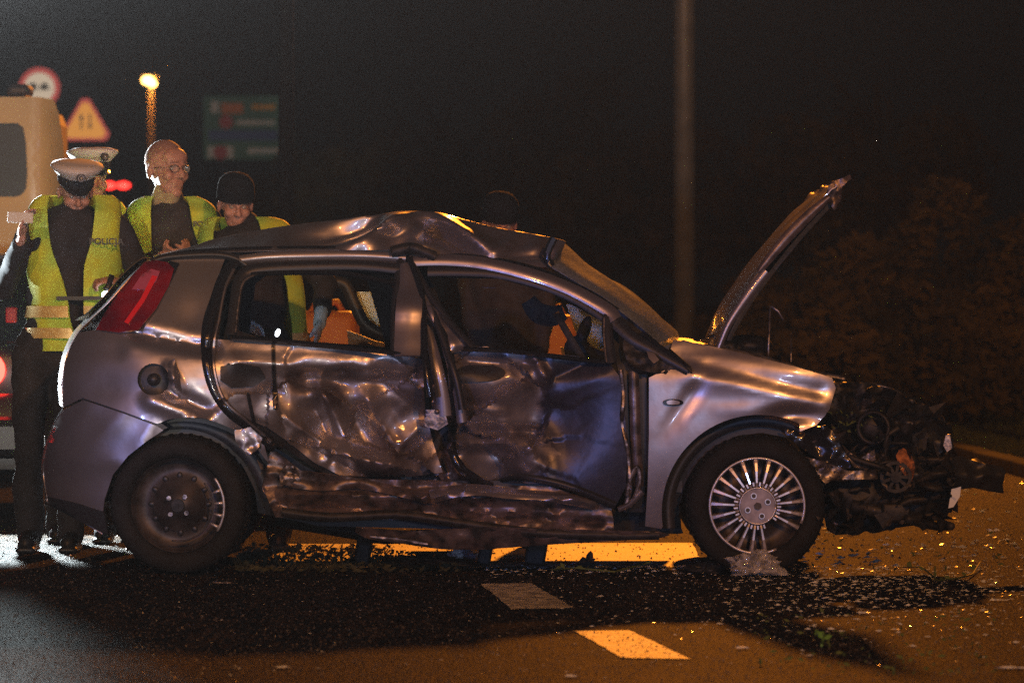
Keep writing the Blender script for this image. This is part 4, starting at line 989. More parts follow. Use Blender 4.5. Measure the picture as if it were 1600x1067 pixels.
sheet('torn_front_panel', smooth_poly([(1400, 620), (1450, 640), (1480, 668), (1490, 710), (1470, 760), (1430, 740), (1410, 690)], True, 2), M['black'], wreck, lambda x, y: wr(x, y, .22, 12, .16), 6, .01)
sheet('bent_wing_support', [(1254, 712), (1290, 722), (1326, 736), (1370, 734), (1372, 748), (1300, 750), (1290, 756), (1276, 742)], M['bare'], wreck, lambda x, y: wr(x, y, .08, 3, .05), 5, .006)
sheet('bent_bracket', [(1316, 694), (1330, 708), (1345, 716), (1366, 702), (1370, 728), (1356, 732), (1336, 730), (1326, 716)], M['bare'], wreck, lambda x, y: wr(x, y, .12, 6, .06), 5, .006)
sheet('exposed_orange_insulation', smooth_poly([(1400, 712), (1412, 700), (1424, 712), (1430, 730), (1424, 752), (1412, 740)], True, 2), mat('rusty_orange_foam', (.35, .13, .04), .8, noise_scale=30, noise_amt=.5, bump=.01), wreck, lambda x, y: wr(x, y, .12, 8, .1), 5, .01)
sheet('bumper_beam', [(1330, 700), (1400, 704), (1470, 714), (1500, 712), (1535, 724), (1566, 728), (1572, 736), (1567, 758), (1569, 771), (1548, 768), (1520, 762), (1490, 766), (1440, 756), (1330, 742)], M['black'], wreck, lambda x, y: .18 + .1 * max(0, (x - 1480) / 90) + .06 * rnoise(x, y, 30, 4) + .05 * abs(y - 742) / 25, 6, .05)
sheet('clear_lamp_shard', [(1487, 764), (1502, 760), (1500, 776), (1490, 792), (1482, 794)], M['shard'], wreck, lambda x, y: .15, 5, .006)
sheet('bent_chrome_piece', [(1478, 680), (1484, 678), (1488, 700), (1480, 706), (1474, 696)], M['bare'], wreck, lambda x, y: .16, 4, .01)
ribbon('far_wing_edge', [(1352, 600), (1384, 606), (1424, 622)], 5, M['bare'], wreck, lambda x, y: 1.3, .01)
hb = MB()
rs = random.Random(4)
for i in range(16):
    x0, y0 = rs.uniform(1300, 1460), rs.uniform(700, 815); pts = [W(x0, y0, rs.uniform(.1, .3))]
    a = rs.uniform(-.6, .9)
    for k_ in range(4):
        a += rs.uniform(-.7, .7); x0 += 26 * cos(a); y0 += 16 * sin(a); y0 = min(y0, 822); x0 = min(x0, 1486); pts.append(W(x0, y0, rs.uniform(.08, .3)))
    hb.tube(pts, rs.choice([.005, .008, .014, .02]), 7)
hb.build('hoses_and_wires', M['soot'], wreck, True, 'stuff')
def jag(mb, c, s_):
    n_ = rs.choice([3, 4, 5]); a_ = rnd_dir(); u_ = a_.orthogonal().normalized(); w2 = a_.cross(u_); st = rs.uniform(.4, 2.4)
    ring = [c + u_ * (cos(2 * pi * k_ / n_) * s_ * rs.uniform(.4, 1.3) * st) + w2 * (sin(2 * pi * k_ / n_) * s_ * rs.uniform(.4, 1.2)) + a_ * rs.uniform(-.3, .3) * s_ for k_ in range(n_)]
    mb.add(ring + [c + a_ * s_ * .35], [tuple(range(n_))] + [(k_, (k_ + 1) % n_, n_) for k_ in range(n_)])
hb = MB()
for i in range(150):
    x0, y0 = rs.uniform(1255, 1484), rs.uniform(608, 824)
    if x0 < 1300 and y0 < 690: continue
    if y0 < 600 + (x0 - 1340) * .35: continue
    jag(hb, W(x0, y0, rs.uniform(.1, .3)), rs.choice([.015, .025, .04, .06]))
hb.build('broken_engine_bay_pieces', M['soot'], wreck, False, 'stuff')
hb = MB()
for i in range(40):
    x0, y0 = rs.uniform(1250, 1460), rs.uniform(690, 820); jag(hb, W(x0, y0, rs.uniform(.02, .14)), rs.choice([.006, .01, .018]))
hb.build('bright_metal_scraps', M['bare'], wreck, False, 'stuff')
MB().ell(W(1340, 760, .5), (.2, .3, .16)).ell(W(1400, 700, .6), (.22, .4, .2)).ell(W(1420, 780, .5), (.16, .3, .1)).remesh('engine_block', M['soot'], wreck, .02, 1, .12, .12)
MB().tube([W(1330, 790, .2), W(1380, 800, .22), W(1440, 812, .2)], .03, 10).box(W(1400, 800, .2), (.12, .1, .08), bev=.01).build('lower_crossmember', M['soot'], wreck, True)
fan = W(1400, 745, .14); MB().disc(fan, .07, (0, 1, 0), .02, 24, .055).disc(fan, .025, (0, 1, 0), .03, 16).build('cooling_fan', M['soot'], wreck)
for i in range(9):
    a_ = 2 * pi * i / 9; MB().box(fan + V((.042 * cos(a_), 0, .042 * sin(a_))), (.036, .006, .014), Matrix.Rotation(-a_, 3, 'Y')).build('fan_blade', M['soot'], wreck)
rc = W(1366, 668, .16); MB().disc(rc, .075, (.3, 1, 0), .05, 28, .06).ell(rc + V((0, .03, 0)), (.055, .03, .055)).build('headlamp_reflector', M['soot'], wreck, True)
leafb = MB(); rl = random.Random(9)
def scatter_leaves(mb, x0, x1, y0, y1, d0, d1, n, s=.02, ground=False):
    for i in range(n):
        px_, py_ = rl.uniform(x0, x1), rl.uniform(y0, y1)
        p = G(px_, py_) if ground else W(px_, py_, rl.uniform(d0, d1))
        if ground: p.z = .006 + rl.random() * .02
        a = V((rl.uniform(-1, 1), rl.uniform(-1, 1), rl.uniform(-.5, .5) if ground else rl.uniform(-1, 1))).normalized(); b = a.orthogonal().normalized(); q = s * rl.uniform(.5, 1.4)
        mb.add([p - a * q, p + b * q * .5, p + a * q, p - b * q * .5], [(0, 1, 2, 3)])
scatter_leaves(leafb, 1296, 1380, 640, 690, .14, .22, 40, .012)
leafb.build('leaves_caught_in_wreck', M['green_leaf'], wreck, False, 'stuff')
# underbody
MB().box((W(730, 0).x, .85, .30), (1.75, 1.25, .12), bev=.03).build('underbody', M['soot'], wreck)
MB().tube([W(430, 812, .9), W(600, 840, .9), W(720, 835, .8)], .03, 8).build('exhaust_pipe', M['soot'], wreck, True)
MB().box((W(285, 0).x, .83, .32), (.12, 1.0, .1), bev=.02).build('rear_axle', M['soot'], wreck)
MB().box((W(1186, 0).x, .83, .32), (.14, 1.0, .1), bev=.02).build('front_axle', M['soot'], wreck)
# ------------------------------------------------------------------ wheels
def lathe_y(c, prof, n=56, rot=None):
    """profile of (radius, depth) turned round the axle"""
    v, f = [], []; R = rot or Matrix.Identity(3); m = len(prof)
    for k in range(n):
        a = 2 * pi * k / n
        for r, d in prof: v.append(V(c) + R @ V((r * cos(a), d, r * sin(a))))
    for k in range(n):
        for j in range(m - 1): f.append((k * m + j, k * m + j + 1, ((k + 1) % n) * m + j + 1, ((k + 1) % n) * m + j))
    return v, f
TYRE = [(.205, .03), (.213, .006), (.232, -.004), (.262, -.006), (.286, .004), (.296, .018), (.301, .04), (.302, .075), (.3, .085), (.302, .095), (.302, .14), (.296, .165), (.27, .18), (.21, .17)]
def wheel(cpx, y, tilt, nm='wheel'):
    c = W(cpx[0], cpx[1], y); R = Matrix.Rotation(radians(tilt[0]), 3, 'Z') @ Matrix.Rotation(radians(tilt[1]), 3, 'X')
    v, f = lathe_y(c, TYRE, 64, R)
    zmin = min(p.z for p in v)
    # the tyre stands squashed a little on the road
    v = [V((p.x, p.y, max(p.z, 0.004) if p.z < .004 else p.z)) for p in v]
    t_ = mesh(nm, v, f, M['rubber'], wreck, True)
    v, f = lathe_y(c, [(.207, .012), (.2, .02), (.193, .07), (.12, .075), (.11, .045), (.06, .04), (.05, .02), (.001, .02)], 48, R)
    mesh('steel_rim', v, f, M['steel'], t_, True)
    g = MB()
    for k_ in range(44):
        a = 2 * pi * k_ / 44; q = c + R @ V((.303 * cos(a), .09, .303 * sin(a)))
        if q.z > .02: g.box(q, (.012, .13, .006), R @ Matrix.Rotation(-a + pi / 2, 3, 'Y'))
    g.build('tread_blocks', M['rubber'], t_)
    return t_, c, R
tf, cf, Rf = wheel((1183, 790), .025, (3, 0))
def ring_arc(c, R, r, rt, a0, a1, y, name, parent, material, n=60):
    pts = [c + R @ V((r * cos(radians(a0 + (a1 - a0) * i / n)), y, r * sin(radians(a0 + (a1 - a0) * i / n)))) for i in range(n + 1)]
    return MB().tube(pts, rt, 8).build(name, material, parent, True)
ring_arc(cf, Rf, .206, .0065, -22, 294, -.004, 'hubcap_rim', tf, M['alloy'])
spv = []
for i, (r, hw, y) in enumerate([(.078, .0065, -.014), (.1, .0065, -.022), (.15, .008, -.02), (.185, .0105, -.012), (.205, .0125, -.004)]):
    spv += [V((r, y + .016, -hw)), V((r, y, -hw * .55)), V((r, y, hw * .55)), V((r, y + .016, hw))]
spf = []
for i in range(4):
    for j in range(3): spf.append((i * 4 + j, i * 4 + j + 1, i * 4 + j + 5, i * 4 + j + 4))
spf += [(0, 1, 2, 3), (19, 18, 17, 16)]
sme = bpy.data.meshes.new('hubcap_spoke'); sme.from_pydata([tuple(p) for p in spv], [], spf); sme.materials.append(M['alloy'])
def spokes(c, R, parent, angles, scale=1.0):
    for a in angles:
        o = bpy.data.objects.new('hubcap_spoke', sme); put(o, parent)
        o.matrix_basis = Matrix.Translation(c) @ R.to_4x4() @ Matrix.Rotation(-radians(a), 4, 'Y') @ Matrix.Diagonal((scale, 1, 1, 1))
        o.matrix_parent_inverse = Matrix()
NSP = 21
angs = [6 + 360 / NSP * i for i in range(NSP)]
def gap(a): a = (a + 180) % 360 - 180; return -66 < a < -30
spokes(cf, Rf, tf, [a for a in angs if not gap(a)])
MB().disc(cf + Rf @ V((0, -.016, 0)), .078, Rf @ V((0, 1, 0)), .02, 36).build('hub_cover', M['hub'], tf)
ring_arc(cf, Rf, .078, .004, 0, 360, -.026, 'hub_ring', tf, M['alloy'], 40)
for a in (112, 202, 292, 22):
    p = cf + Rf @ V((.047 * cos(radians(a)), -.028, .047 * sin(radians(a))))
    MB().disc(p, .013, Rf @ V((0, 1, 0)), .012, 18, .0095).build('bolt_ring', M['alloy'], tf)
    MB().disc(p + V((0, -.001, 0)), .0098, Rf @ V((0, 1, 0)), .008, 6).build('wheel_bolt', M['steel'], tf)
MB().disc(cf + Rf @ V((.0, -.03, 0)), .017, Rf @ V((0, 1, 0)), .012, 6).build('hub_centre', M['steel'], tf)
for a in angs:
    if -70 < ((a + 180) % 360 - 180) < -56: continue
    p = cf + Rf @ V((.094 * cos(radians(a + 8.5)), -.012, .094 * sin(radians(a + 8.5))))
    MB().box(p, (.020, .008, .010), Rf @ Matrix.Rotation(-radians(a + 8.5), 3, 'Y'), .002).build('hubcap_tab', M['alloy'], tf)
# broken-off edge of the missing section
tr, crw, Rr = wheel((277, 790), .075, (-6, 4))
ring_arc(crw, Rr, .206, .006, -32, 36, -.004, 'hubcap_fragment', tr, M['alloy'], 20)
spokes(crw, Rr, tr, [])
for a in (20, 4, -12, -27):
    pts = [crw + Rr @ V((r * cos(radians(a)), -.008, r * sin(radians(a)))) for r in (.165, .185, .205)]
    MB().tube(pts, [.004, .007, .009], 7).build('broken_spoke', M['alloy'], tr, True)
ring_arc(crw, Rr, .155, .004, -100, 40, .0, 'inner_wheel_ring', tr, M['steel'], 30)
for a in (50, 140, 230, 320):
    MB().disc(crw + Rr @ V((.05 * cos(radians(a)), .012, .05 * sin(radians(a)))), .011, Rr @ V((0, 1, 0)), .016, 6).build('wheel_bolt', M['bare'], tr)
MB().disc(crw + Rr @ V((0, .014, 0)), .028, Rr @ V((0, 1, 0)), .02, 20).build('hub_centre', M['soot'], tr)
for k_ in range(12):
    a = 2 * pi * k_ / 12; MB().ell(crw + Rr @ V((.125 * cos(a), .066, .125 * sin(a))), (.016, .006, .012), Rr @ Matrix.Rotation(-a, 3, 'Y'), 10).build('wheel_slot', M['black'], tr, True)
for px_, dy_ in ((280, 0), (1183, 0)):
    q = W(px_, 790, 0)
    v, f = lathe_y((q.x, WID - .19, q.z), TYRE, 40); v = [V((p.x, p.y, max(p.z, 0.004))) for p in v]
    t_ = mesh('wheel', v, f, M['rubber'], wreck, True)
    MB().disc((q.x, WID - .1, q.z), .2, (0, 1, 0), .12, 30).build('steel_rim', M['steel'], t_, True)
# ------------------------------------------------------------------ people
def head_shape(mb, c, R, s=1.0):
    P = lambda x, y, z: c + R @ V((x * s, y * s, z * s)); E = lambda ctr, r: mb.ell(P(*ctr), (r[0] * s, r[1] * s, r[2] * s), R)
    E((0, .012, .035), (.076, .096, .094)); E((0, -.03, -.02), (.062, .06, .07)); E((0, -.035, -.062), (.05, .05, .045))
    E((0, -.074, -.088), (.024, .018, .02)); E((0, -.055, .055), (.06, .04, .045))
    mb.cap(P(0, -.09, .022), .008 * s, P(0, -.112, -.016), .0125 * s, 10); mb.cap(P(-.012, -.096, -.02), .008 * s, P(.012, -.096, -.02), .008 * s, 8)
    mb.cap(P(-.042, -.07, .034), .011 * s, P(-.012, -.088, .032), .011 * s, 8); mb.cap(P(.042, -.07, .034), .011 * s, P(.012, -.088, .032), .011 * s, 8)
    E((-.038, -.062, -.018), (.024, .026, .024)); E((.038, -.062, -.018), (.024, .026, .024))
    mb.cap(P(-.02, -.083, -.045), .007 * s, P(.02, -.083, -.045), .007 * s, 8); mb.cap(P(-.016, -.082, -.058), .008 * s, P(.016, -.082, -.058), .008 * s, 8)
    E((-.078, .012, -.005), (.010, .018, .030)); E((.078, .012, -.005), (.010, .018, .030))
    return P
def hand_shape(mb, wrist, d, n, curl=.5, s=1.0, spread=.12):
    """palm, four unequal fingers and a side thumb; d points along the fingers, n out of the palm"""
    d = V(d).normalized(); n = V(n); n = (n - d * n.dot(d)).normalized(); u = d.cross(n)
    pc = V(wrist) + d * .05 * s
    mb.ell(pc, (.040 * s, .047 * s, .016 * s), Matrix((u, d, n)).transposed())
    for i, (o, L_) in enumerate(((-.030, .062), (-.010, .074), (.011, .070), (.030, .055))):
        a = pc + u * o * s + d * .036 * s; dd = (d + u * (o * spread * 30)).normalized()
        p1 = a + (dd * cos(curl * .6) + n * sin(curl * .6)) * L_ * .5 * s
        p2 = p1 + (dd * cos(curl * 1.6) + n * sin(curl * 1.6)) * L_ * .32 * s
        p3 = p2 + (dd * cos(curl * 2.4) + n * sin(curl * 2.4)) * L_ * .26 * s
        mb.cap(a - dd * .02, .0095 * s, p1, .009 * s, 8); mb.cap(p1, .009 * s, p2, .0083 * s, 8); mb.cap(p2, .0083 * s, p3, .007 * s, 8)
    a = V(wrist) + d * .02 * s - u * .030 * s; b = a - u * .026 * s + d * .030 * s + n * .012 * s; c = b + d * .028 * s - u * .004 * s + n * .012 * s
    mb.cap(a, .014 * s, b, .011 * s, 8); mb.cap(b, .011 * s, c, .0085 * s, 8)
def person(label, feet_px, y, head_px, shoulder_py, half, yaw, pitch, arms, cloth='navy', roll=0, skin_hands=True, lean=0.0, hs=1.0, legs=True, feet_w=.11):
    k = (CAMD + y) / F
    xf = (feet_px - 800) * k
    root = empty('person', (xf, y, 0), label, 'person', None)
    hc = W(head_px[0], head_px[1], y - lean); zs = CAMH + (467 - shoulder_py) * k
    xs = (head_px[0] - 800) * k if not isinstance(half, tuple) else (half[1] - 800) * k
    hw = half[0] if isinstance(half, tuple) else half
    sh = V((xs, y - lean * .6, zs)); hip = V((xf, y, .96))
    R = Matrix.Rotation(radians(yaw), 3, 'Z') @ Matrix.Rotation(radians(roll), 3, 'Y') @ Matrix.Rotation(radians(pitch), 3, 'X')
    body, coat, trs = MB(), MB(), MB()
    P = head_shape(body, hc, R, hs)
    neck = sh + V((0, .01, .02)); body.cap(neck, .054, hc + R @ V((0, .015, -.05)), .05, 14)
    def torso(mb, g):
        mb.ell(hip + V((0, 0, -.02)), (.165 + g, .115 + g, .13 + g)); mid_ = hip.lerp(sh, .4); mb.ell(mid_, (.15 + g, .11 + g, .2 + g))
        ch = hip.lerp(sh, .76); mb.ell(ch, (hw * .86 + g, .125 + g, .19 + g)); mb.cap(sh + V((-hw + .06, .01, -.05)), .055 + g, sh + V((hw - .06, .01, -.05)), .055 + g)
        mb.cap(sh + V((-.03, .01, -.02)), .05 + g, sh + V((.03, .01, -.02)), .05 + g); mb.cap(hip, .13 + g, sh - V((0, 0, .14)), .12 + g, 16)
    torso(body, -.02); torso(coat, .015)
    coat.cap(neck + V((0, .01, -.03)), .075, neck + V((0, .012, .035)), .06, 14)
    for side, el, ha, yo, fd_, pn, curl in arms:
        s0 = sh + V((side * (hw - .045), .01, -.06)); e0 = W(el[0], el[1], y + el[2]); h0 = W(ha[0], ha[1], y + ha[2])
        wr_ = h0 + (e0 - h0).normalized() * .035
        body.cap(s0, .045, e0, .038); body.cap(e0, .038, wr_, .026)
        coat.cap(s0, .068, e0, .056); coat.cap(e0, .055, h0 + (e0 - h0).normalized() * .06, .043)
        body.cap(wr_ + (e0 - h0).normalized() * .04, .027, h0, .022)
        hand_shape(body if skin_hands else body, h0, fd_, pn, curl)
    if legs:
        for s_ in (-1, 1):
            hp = hip + V((s_ * .09, 0, -.04)); kn = V((xf + s_ * feet_w, y - .02, .5)); an = V((xf + s_ * feet_w, y + .02, .09))
            body.cap(hp, .07, kn, .05); body.cap(kn, .048, an, .035); body.cap(an, .035, V((an.x, y - .1, .04)), .028)
            trs.cap(hp, .098, kn, .076, 16); trs.cap(kn, .076, V((an.x, an.y, .07)), .066, 16)
    o = body.remesh('body', M['skin'], root, .0065, 2)
    c = coat.remesh('jacket', M[cloth], root, .012, 4, .03, .13)
    if legs:
        trs.cap(hip + V((-.06, 0, -.05)), .115, hip + V((.06, 0, -.05)), .115)
        trs.remesh('trousers', M[cloth], root, .012, 4, .03, .12)
        for s_ in (-1, 1):
            bt = MB(); ax = xf + s_ * feet_w; bt.cap((ax, y + .03, .06), .052, (ax, y - .13, .045), .042).cap((ax, y + .02, .06), .055, (ax, y + .01, .16), .055).box((ax, y - .05, .016), (.095, .28, .028), bev=.012)
            bt.remesh('boot', M['black'], root, .01, 2)
    for s_ in (-1, 1): MB().ell(P(s_ * .029, -.074, .014), (.012 * hs, .010 * hs, .009 * hs), R).build('eye', mat('eye_%s' % label[:6], (.35, .32, .3), .2), o, True)
    for s_ in (-1, 1): MB().cap(P(s_ * .044, -.082, .036), .0035, P(s_ * .014, -.097, .04), .0045, 8).build('eyebrow', M['hair'] if 'bareheaded' in label else M['knit'], o, True)
    return root, P, R, sh, hip, o
def vest(root, y, rows, b=.155, lean=0.0, tape=(), th=.006):
    k = (CAMD + y) / F
    def row(py, xl_, gl, gr, xr_, bb=None, q=14):
        bb = bb or b; cx = (xl_ + xr_) / 2; a = (xr_ - xl_) / 2; X = (cx - 800) * k; A = a * k; Z = CAMH + (467 - py) * k
        t0 = math.asin(max(-1, min(1, (gl - cx) / a))); t1 = math.asin(max(-1, min(1, (gr - cx) / a)))
        L_ = [V((X + A * sin(t0 + (-pi - t0) * i / q), y - lean - bb * cos(t0 + (-pi - t0) * i / q), Z)) for i in range(q + 1)]
        R_ = [V((X + A * sin(t1 + (pi - t1) * i / q), y - lean - bb * cos(t1 + (pi - t1) * i / q), Z)) for i in range(q + 1)]
        return L_, R_
    dense = smooth_poly([tuple(r_[:5]) for r_ in rows], False, 6)
    bs = [b * (.35 + .65 * min(1, (r_[0] - dense[0][0]) / 26)) for r_ in dense]
    Ls, Rs = [], []
    for r_, bb in zip(dense, bs):
        l, r = row(*r_, bb=bb); Ls.append(l); Rs.append(r)
    def wob(rs_): return [[p + V((.006 * noise.noise(p * 7 + V((5, 0, 0))), .022 * noise.noise(V((p.x * 13, p.y * 8, p.z * 4))) + .012 * noise.noise(V((p.x * 6, p.y * 8, p.z * 15))), 0)) for p in r_] for r_ in rs_]
    vo_ = loft('vest', wob(Ls), M['hivis'], root, th)
    loft('vest_right_half', wob(Rs), M['hivis'], root, th)
    for (y0, y1, m) in tape:
        for side in (0, 1):
            rr = []
            for py in (y0, (y0 + y1) / 2, y1):
                i = min(range(len(dense)), key=lambda j: abs(dense[j][0] - py)); d_ = dense[i]
                l, r = row(py, d_[1] - 4, d_[2], d_[3], d_[4] + 4, bb=bs[i] + .030); rr.append((l, r)[side])
            loft('reflective_tape', rr, M[m], vo_, .002)
    return vo_
def cap_hat(root, P, R, hs, pitch):
    # peaked white service cap: dark band, flared white crown, black visor, badge
    def ringp(a, b, z, dy, n=32, tz=0): return [P(a * sin(2 * pi * i / n), dy - b * cos(2 * pi * i / n), z + tz * cos(2 * pi * i / n)) for i in range(n + 1)]
    loft('cap_band', [ringp(.084, .103, .055, .008), ringp(.088, .107, .098, .006, tz=.006)], M['capband'], root, .004)
    cr = loft('cap_crown', [ringp(.089, .108, .098, .006, tz=.006), ringp(.108, .124, .116, .004, tz=.014), ringp(.126, .136, .136, .0, tz=.022), ringp(.122, .131, .147, 0, tz=.022), ringp(.09, .09, .158, 0, tz=.016), ringp(.001, .001, .158, 0)], M['white_cap'], root)
    loft('visor', [[P(.082 * sin(t_), .01 - .104 * cos(t_), .058) for t_ in [(-1.15 + 2.3 * i / 14) for i in range(15)]], [P(.088 * sin(t_), .01 - (.104 + .040 * max(0, cos(t_ * 1.3))) * cos(t_), .058 - .018 * max(0, cos(t_ * 1.3))) for t_ in [(-1.15 + 2.3 * i / 14) for i in range(15)]]], M['black_gloss'], root, .004)
    ax = R @ V((0, 1, -.35))
    bdg = MB().disc(P(0, -.133, .132), .021, ax, .008, 20).build('cap_badge', M['capband'], cr)
    MB().disc(P(0, -.138, .133), .016, ax, .006, 18, .010).ell(P(0, -.140, .133), (.007, .003, .009)).build('badge_emblem', M['badge'], cr)
def beanie(root, P, hs):
    def ringp(a, b, z, dy, n=30): return [P(a * sin(2 * pi * i / n), dy - b * cos(2 * pi * i / n), z + .0022 * (i % 2)) for i in range(n + 1)]
    rs_ = [(.086, .107, .040), (.088, .109, .075), (.086, .106, .10), (.078, .097, .124), (.06, .075, .144), (.034, .045, .154), (.002, .002, .157)]
    loft('beanie', [ringp(a, b, z, .008) for a, b, z in rs_], M['knit'], root, .004)
    loft('beanie_cuff', [ringp(.0895, .111, z, .008) for z in (.034, .05, .07)], M['knit'], root, .005)
def vest_text(s, px, py, y, b, size, parent, rz=0):
    cu = bpy.data.curves.new('lettering', 'FONT'); cu.body = s; cu.size = size; cu.extrude = .001; cu.align_x = 'CENTER'; cu.space_character = 1.05; cu.offset = .0012
    to = bpy.data.objects.new('lettering_curve', cu); COL.objects.link(to)
    bpy.context.view_layer.update(); me = bpy.data.meshes.new_from_object(to.evaluated_get(bpy.context.evaluated_depsgraph_get()))
    bpy.data.objects.remove(to); me.materials.clear(); me.materials.append(M['black'])
    o = bpy.data.objects.new('lettering', me); put(o, parent)
    o.location = W(px, py, y - b); o.rotation_euler = (radians(90), 0, rz)
    return o

UP = V((0, 0, 1))
# officer in front, reading something held in his raised hand
y1 = 1.95
r1, P1, R1, sh1, hip1, b1 = person('white-capped officer nearest the camera, in an open yellow vest, holding up a small card', 78, y1, (118, 302), 336, (.245, 118), 14, 24,
    [(-1, (4, 452, -.08), (34, 372, -.30), 0, (.15, 0, 1), (.6, -.2, .1), .55), (1, (222, 440, .0), (188, 440, -.22), 0, (-1, -.2, .1), (0, .3, -1), .9)], feet_w=.10)
cap_hat(r1, P1, R1, 1, 22)
v1 = vest(r1, y1, [(306, 66, 80, 150, 176), (316, 52, 78, 152, 188), (340, 42, 79, 151, 191), (380, 41, 84, 146, 192), (420, 43, 96, 137, 190), (450, 46, 106, 135, 188), (470, 47, 111, 135, 186), (500, 42, 114, 138, 186), (530, 44, 124, 142, 186), (548, 46, 134, 140, 184)], .160, tape=((478, 496, 'reflect'), (512, 528, 'reflect')))
MB().box(W(123, 466, y1 - .175), (.21, .012, .018)).build('vest_buckle_strap', M['black'], v1)
vest_text('POLICJA', 166, 382, y1, .172, .042, v1)
pc = W(32, 340, y1 - .36)
card = MB().box(pc, (.12, .012, .05), Matrix.Rotation(.05, 3, 'Y'), .003).build('card', M['paper']); tag(card, 'small white card held up in the officer\'s raised hand', 'card')
tp = W(170, 446, y1 - .27)
tch = empty('torch', tp, 'lit torch in the front officer\'s lowered hand beside the tail lamp', 'torch')
MB().tube([tp + V((.015, 0, .05)), tp + V((0, 0, .0)), tp + V((-.01, -.01, -.02))], [.013, .014, .02], 12).build('torch_body', M['black'], tch, True)
MB().ell(tp + V((-.012, -.015, -.045)), (.021, .012, .019)).build('lit_lens', M['torch_lens'], tch, True)
# officer behind him, only cap, cheek and shoulder showing
y2 = 2.75
r2, P2, R2, sh2, hip2, b2 = person('officer in a white cap, mostly hidden behind the nearest officer', 128, y2, (142, 282), 330, (.215, 150), 32, 8,
    [(-1, (70, 450, 0), (90, 520, 0), 0, (0, 0, -1), (0, -1, 0), .4), (1, (212, 430, .05), (215, 520, 0), 0, (0, 0, -1), (0, -1, 0), .4)])
cap_hat(r2, P2, R2, 1, 8)
vest(r2, y2, [(316, 100, 116, 160, 190), (345, 92, 116, 168, 204), (420, 95, 120, 165, 200), (540, 98, 130, 160, 200)], .165)
# bareheaded man with glasses
y3 = 2.5
r3, P3, R3, sh3, hip3, b3 = person('bareheaded man with glasses and cropped hair, turned to the right, in an open yellow vest', 275, y3, (260, 268), 326, (.225, 268), 42, 2,
    [(-1, (212, 420, 0), (258, 398, -.2), 0, (.9, -.3, .15), (0, .3, 1), .9), (1, (346, 430, 0), (294, 398, -.2), 0, (-.9, -.3, .1), (0, .3, 1), .9)], 'darkcloth', hs=1.17)
def hair(P):
    rows_h = []
    for q in range(9):
        t_ = q / 8; row = []
        for i in range(37):
            a = 2 * pi * i / 36; zb = .050 + .050 * cos(a) - .012 * cos(2 * a); z = zb + (.1285 - zb) * (1 - (1 - t_) ** 1.6)
            f_ = sqrt(max(0, 1 - ((z - .035) / .0955) ** 2)); g_ = 1.0 + .025 * min(1, t_ * 5)
            row.append(P(.076 * f_ * g_ * sin(a), .012 - .096 * f_ * g_ * cos(a), z + .0015))
        rows_h.append(row)
    loft('hair', rows_h, M['hair'], r3)
hair(P3)
gl = MB(); 
for s_ in (-1, 1):
    pts = [P3(s_ * .031 + .021 * cos(a), -.103 + .012 * abs(s_ * .031 + .021 * cos(a)) / .05, .012 + .015 * sin(a)) for a in [2 * pi * i / 16 for i in range(17)]]
    gl.tube(pts, .0018, 6)
    gl.tube([P3(s_ * .052, -.092, .016), P3(s_ * .074, -.05, .016), P3(s_ * .08, .01, .01)], .0018, 6)
gl.tube([P3(-.010, -.104, .014), P3(.010, -.104, .014)], .0018, 6); gl.build('glasses', M['black_gloss'], r3, True)
for s_ in (-1, 1): MB().disc(P3(s_ * .031, -.099, .012), .019, R3 @ V((0, 1, 0)), .001, 18).build('spectacle_lens', mat('spectacle_lens', (.8, .85, .85), .05, alpha=.12), r3)
cb = MB(); cb.cap(P3(0, .02, -.13), .062, P3(0, .0, -.085), .060, 18).cap(P3(.0, -.03, -.12), .045, P3(0, -.045, -.098), .04, 14); cb.remesh('roll_collar', M['scarf'], r3, .008, 2)
v3 = vest(r3, y3, [(308, 226, 240, 292, 308), (316, 208, 238, 296, 326), (330, 200, 238, 300, 338), (360, 203, 240, 306, 344), (400, 214, 240, 316, 346), (470, 214, 240, 316, 344), (540, 214, 240, 316, 344)], .152)
vest_text('POLICJA', 324, 354, y3, .163, .036, v3)
# man with beanie, bending over with a torch, seen through the rear window as well
y4 = 2.15
r4, P4, R4, sh4, hip4, b4 = person('man in black beanie and yellow vest, his pale blue gloves showing through the rear window', 400, y4, (368, 322), 366, (.235, 388), 12, 16,
    [(-1, (318, 470, -.08), (368, 498, -.26), 0, (1, -.25, -.45), (-.2, -.6, -.8), .35), (1, (508, 440, -.02), (500, 500, -.2), 0, (-.15, -.1, -1), (-1, 0, 0), .5)], 'navy')
beanie(r4, P4, 1)
vest(r4, y4, [(340, 330, 342, 400, 425), (348, 318, 338, 406, 448), (372, 308, 336, 415, 462), (430, 316, 340, 446, 471), (480, 322, 345, 454, 476), (540, 326, 350, 460, 482), (640, 326, 350, 460, 482)], .158, tape=((520, 540, 'reflect'),))
for cx_, cy_, d_, n_, cu in ((368, 498, (1, -.25, -.45), (-.2, -.6, -.8), .35), (500, 500, (-.15, -.1, -1), (-1, 0, 0), .5)):
    g = MB(); yo = y4 - .26 if cx_ < 400 else y4 - .2
    hand_shape(g, W(cx_, cy_, yo), d_, n_, cu, 1.14); g.cap(W(cx_, cy_, yo) - V(d_).normalized() * .04, .034, W(cx_, cy_, yo) + V(d_).normalized() * .02, .032)
    g.remesh('glove', M['glove'], r4, .006, 2)
tp = W(432, 520, y4 - .33)
tch = empty('torch', tp, 'lit torch pointing from the gloved hand inside the rear window', 'torch')
MB().tube([tp + V((-.09, .04, .02)), tp + V((-.02, .01, .005)), tp + V((0, 0, 0))], [.012, .013, .018], 12).build('torch_body', M['black'], tch, True)
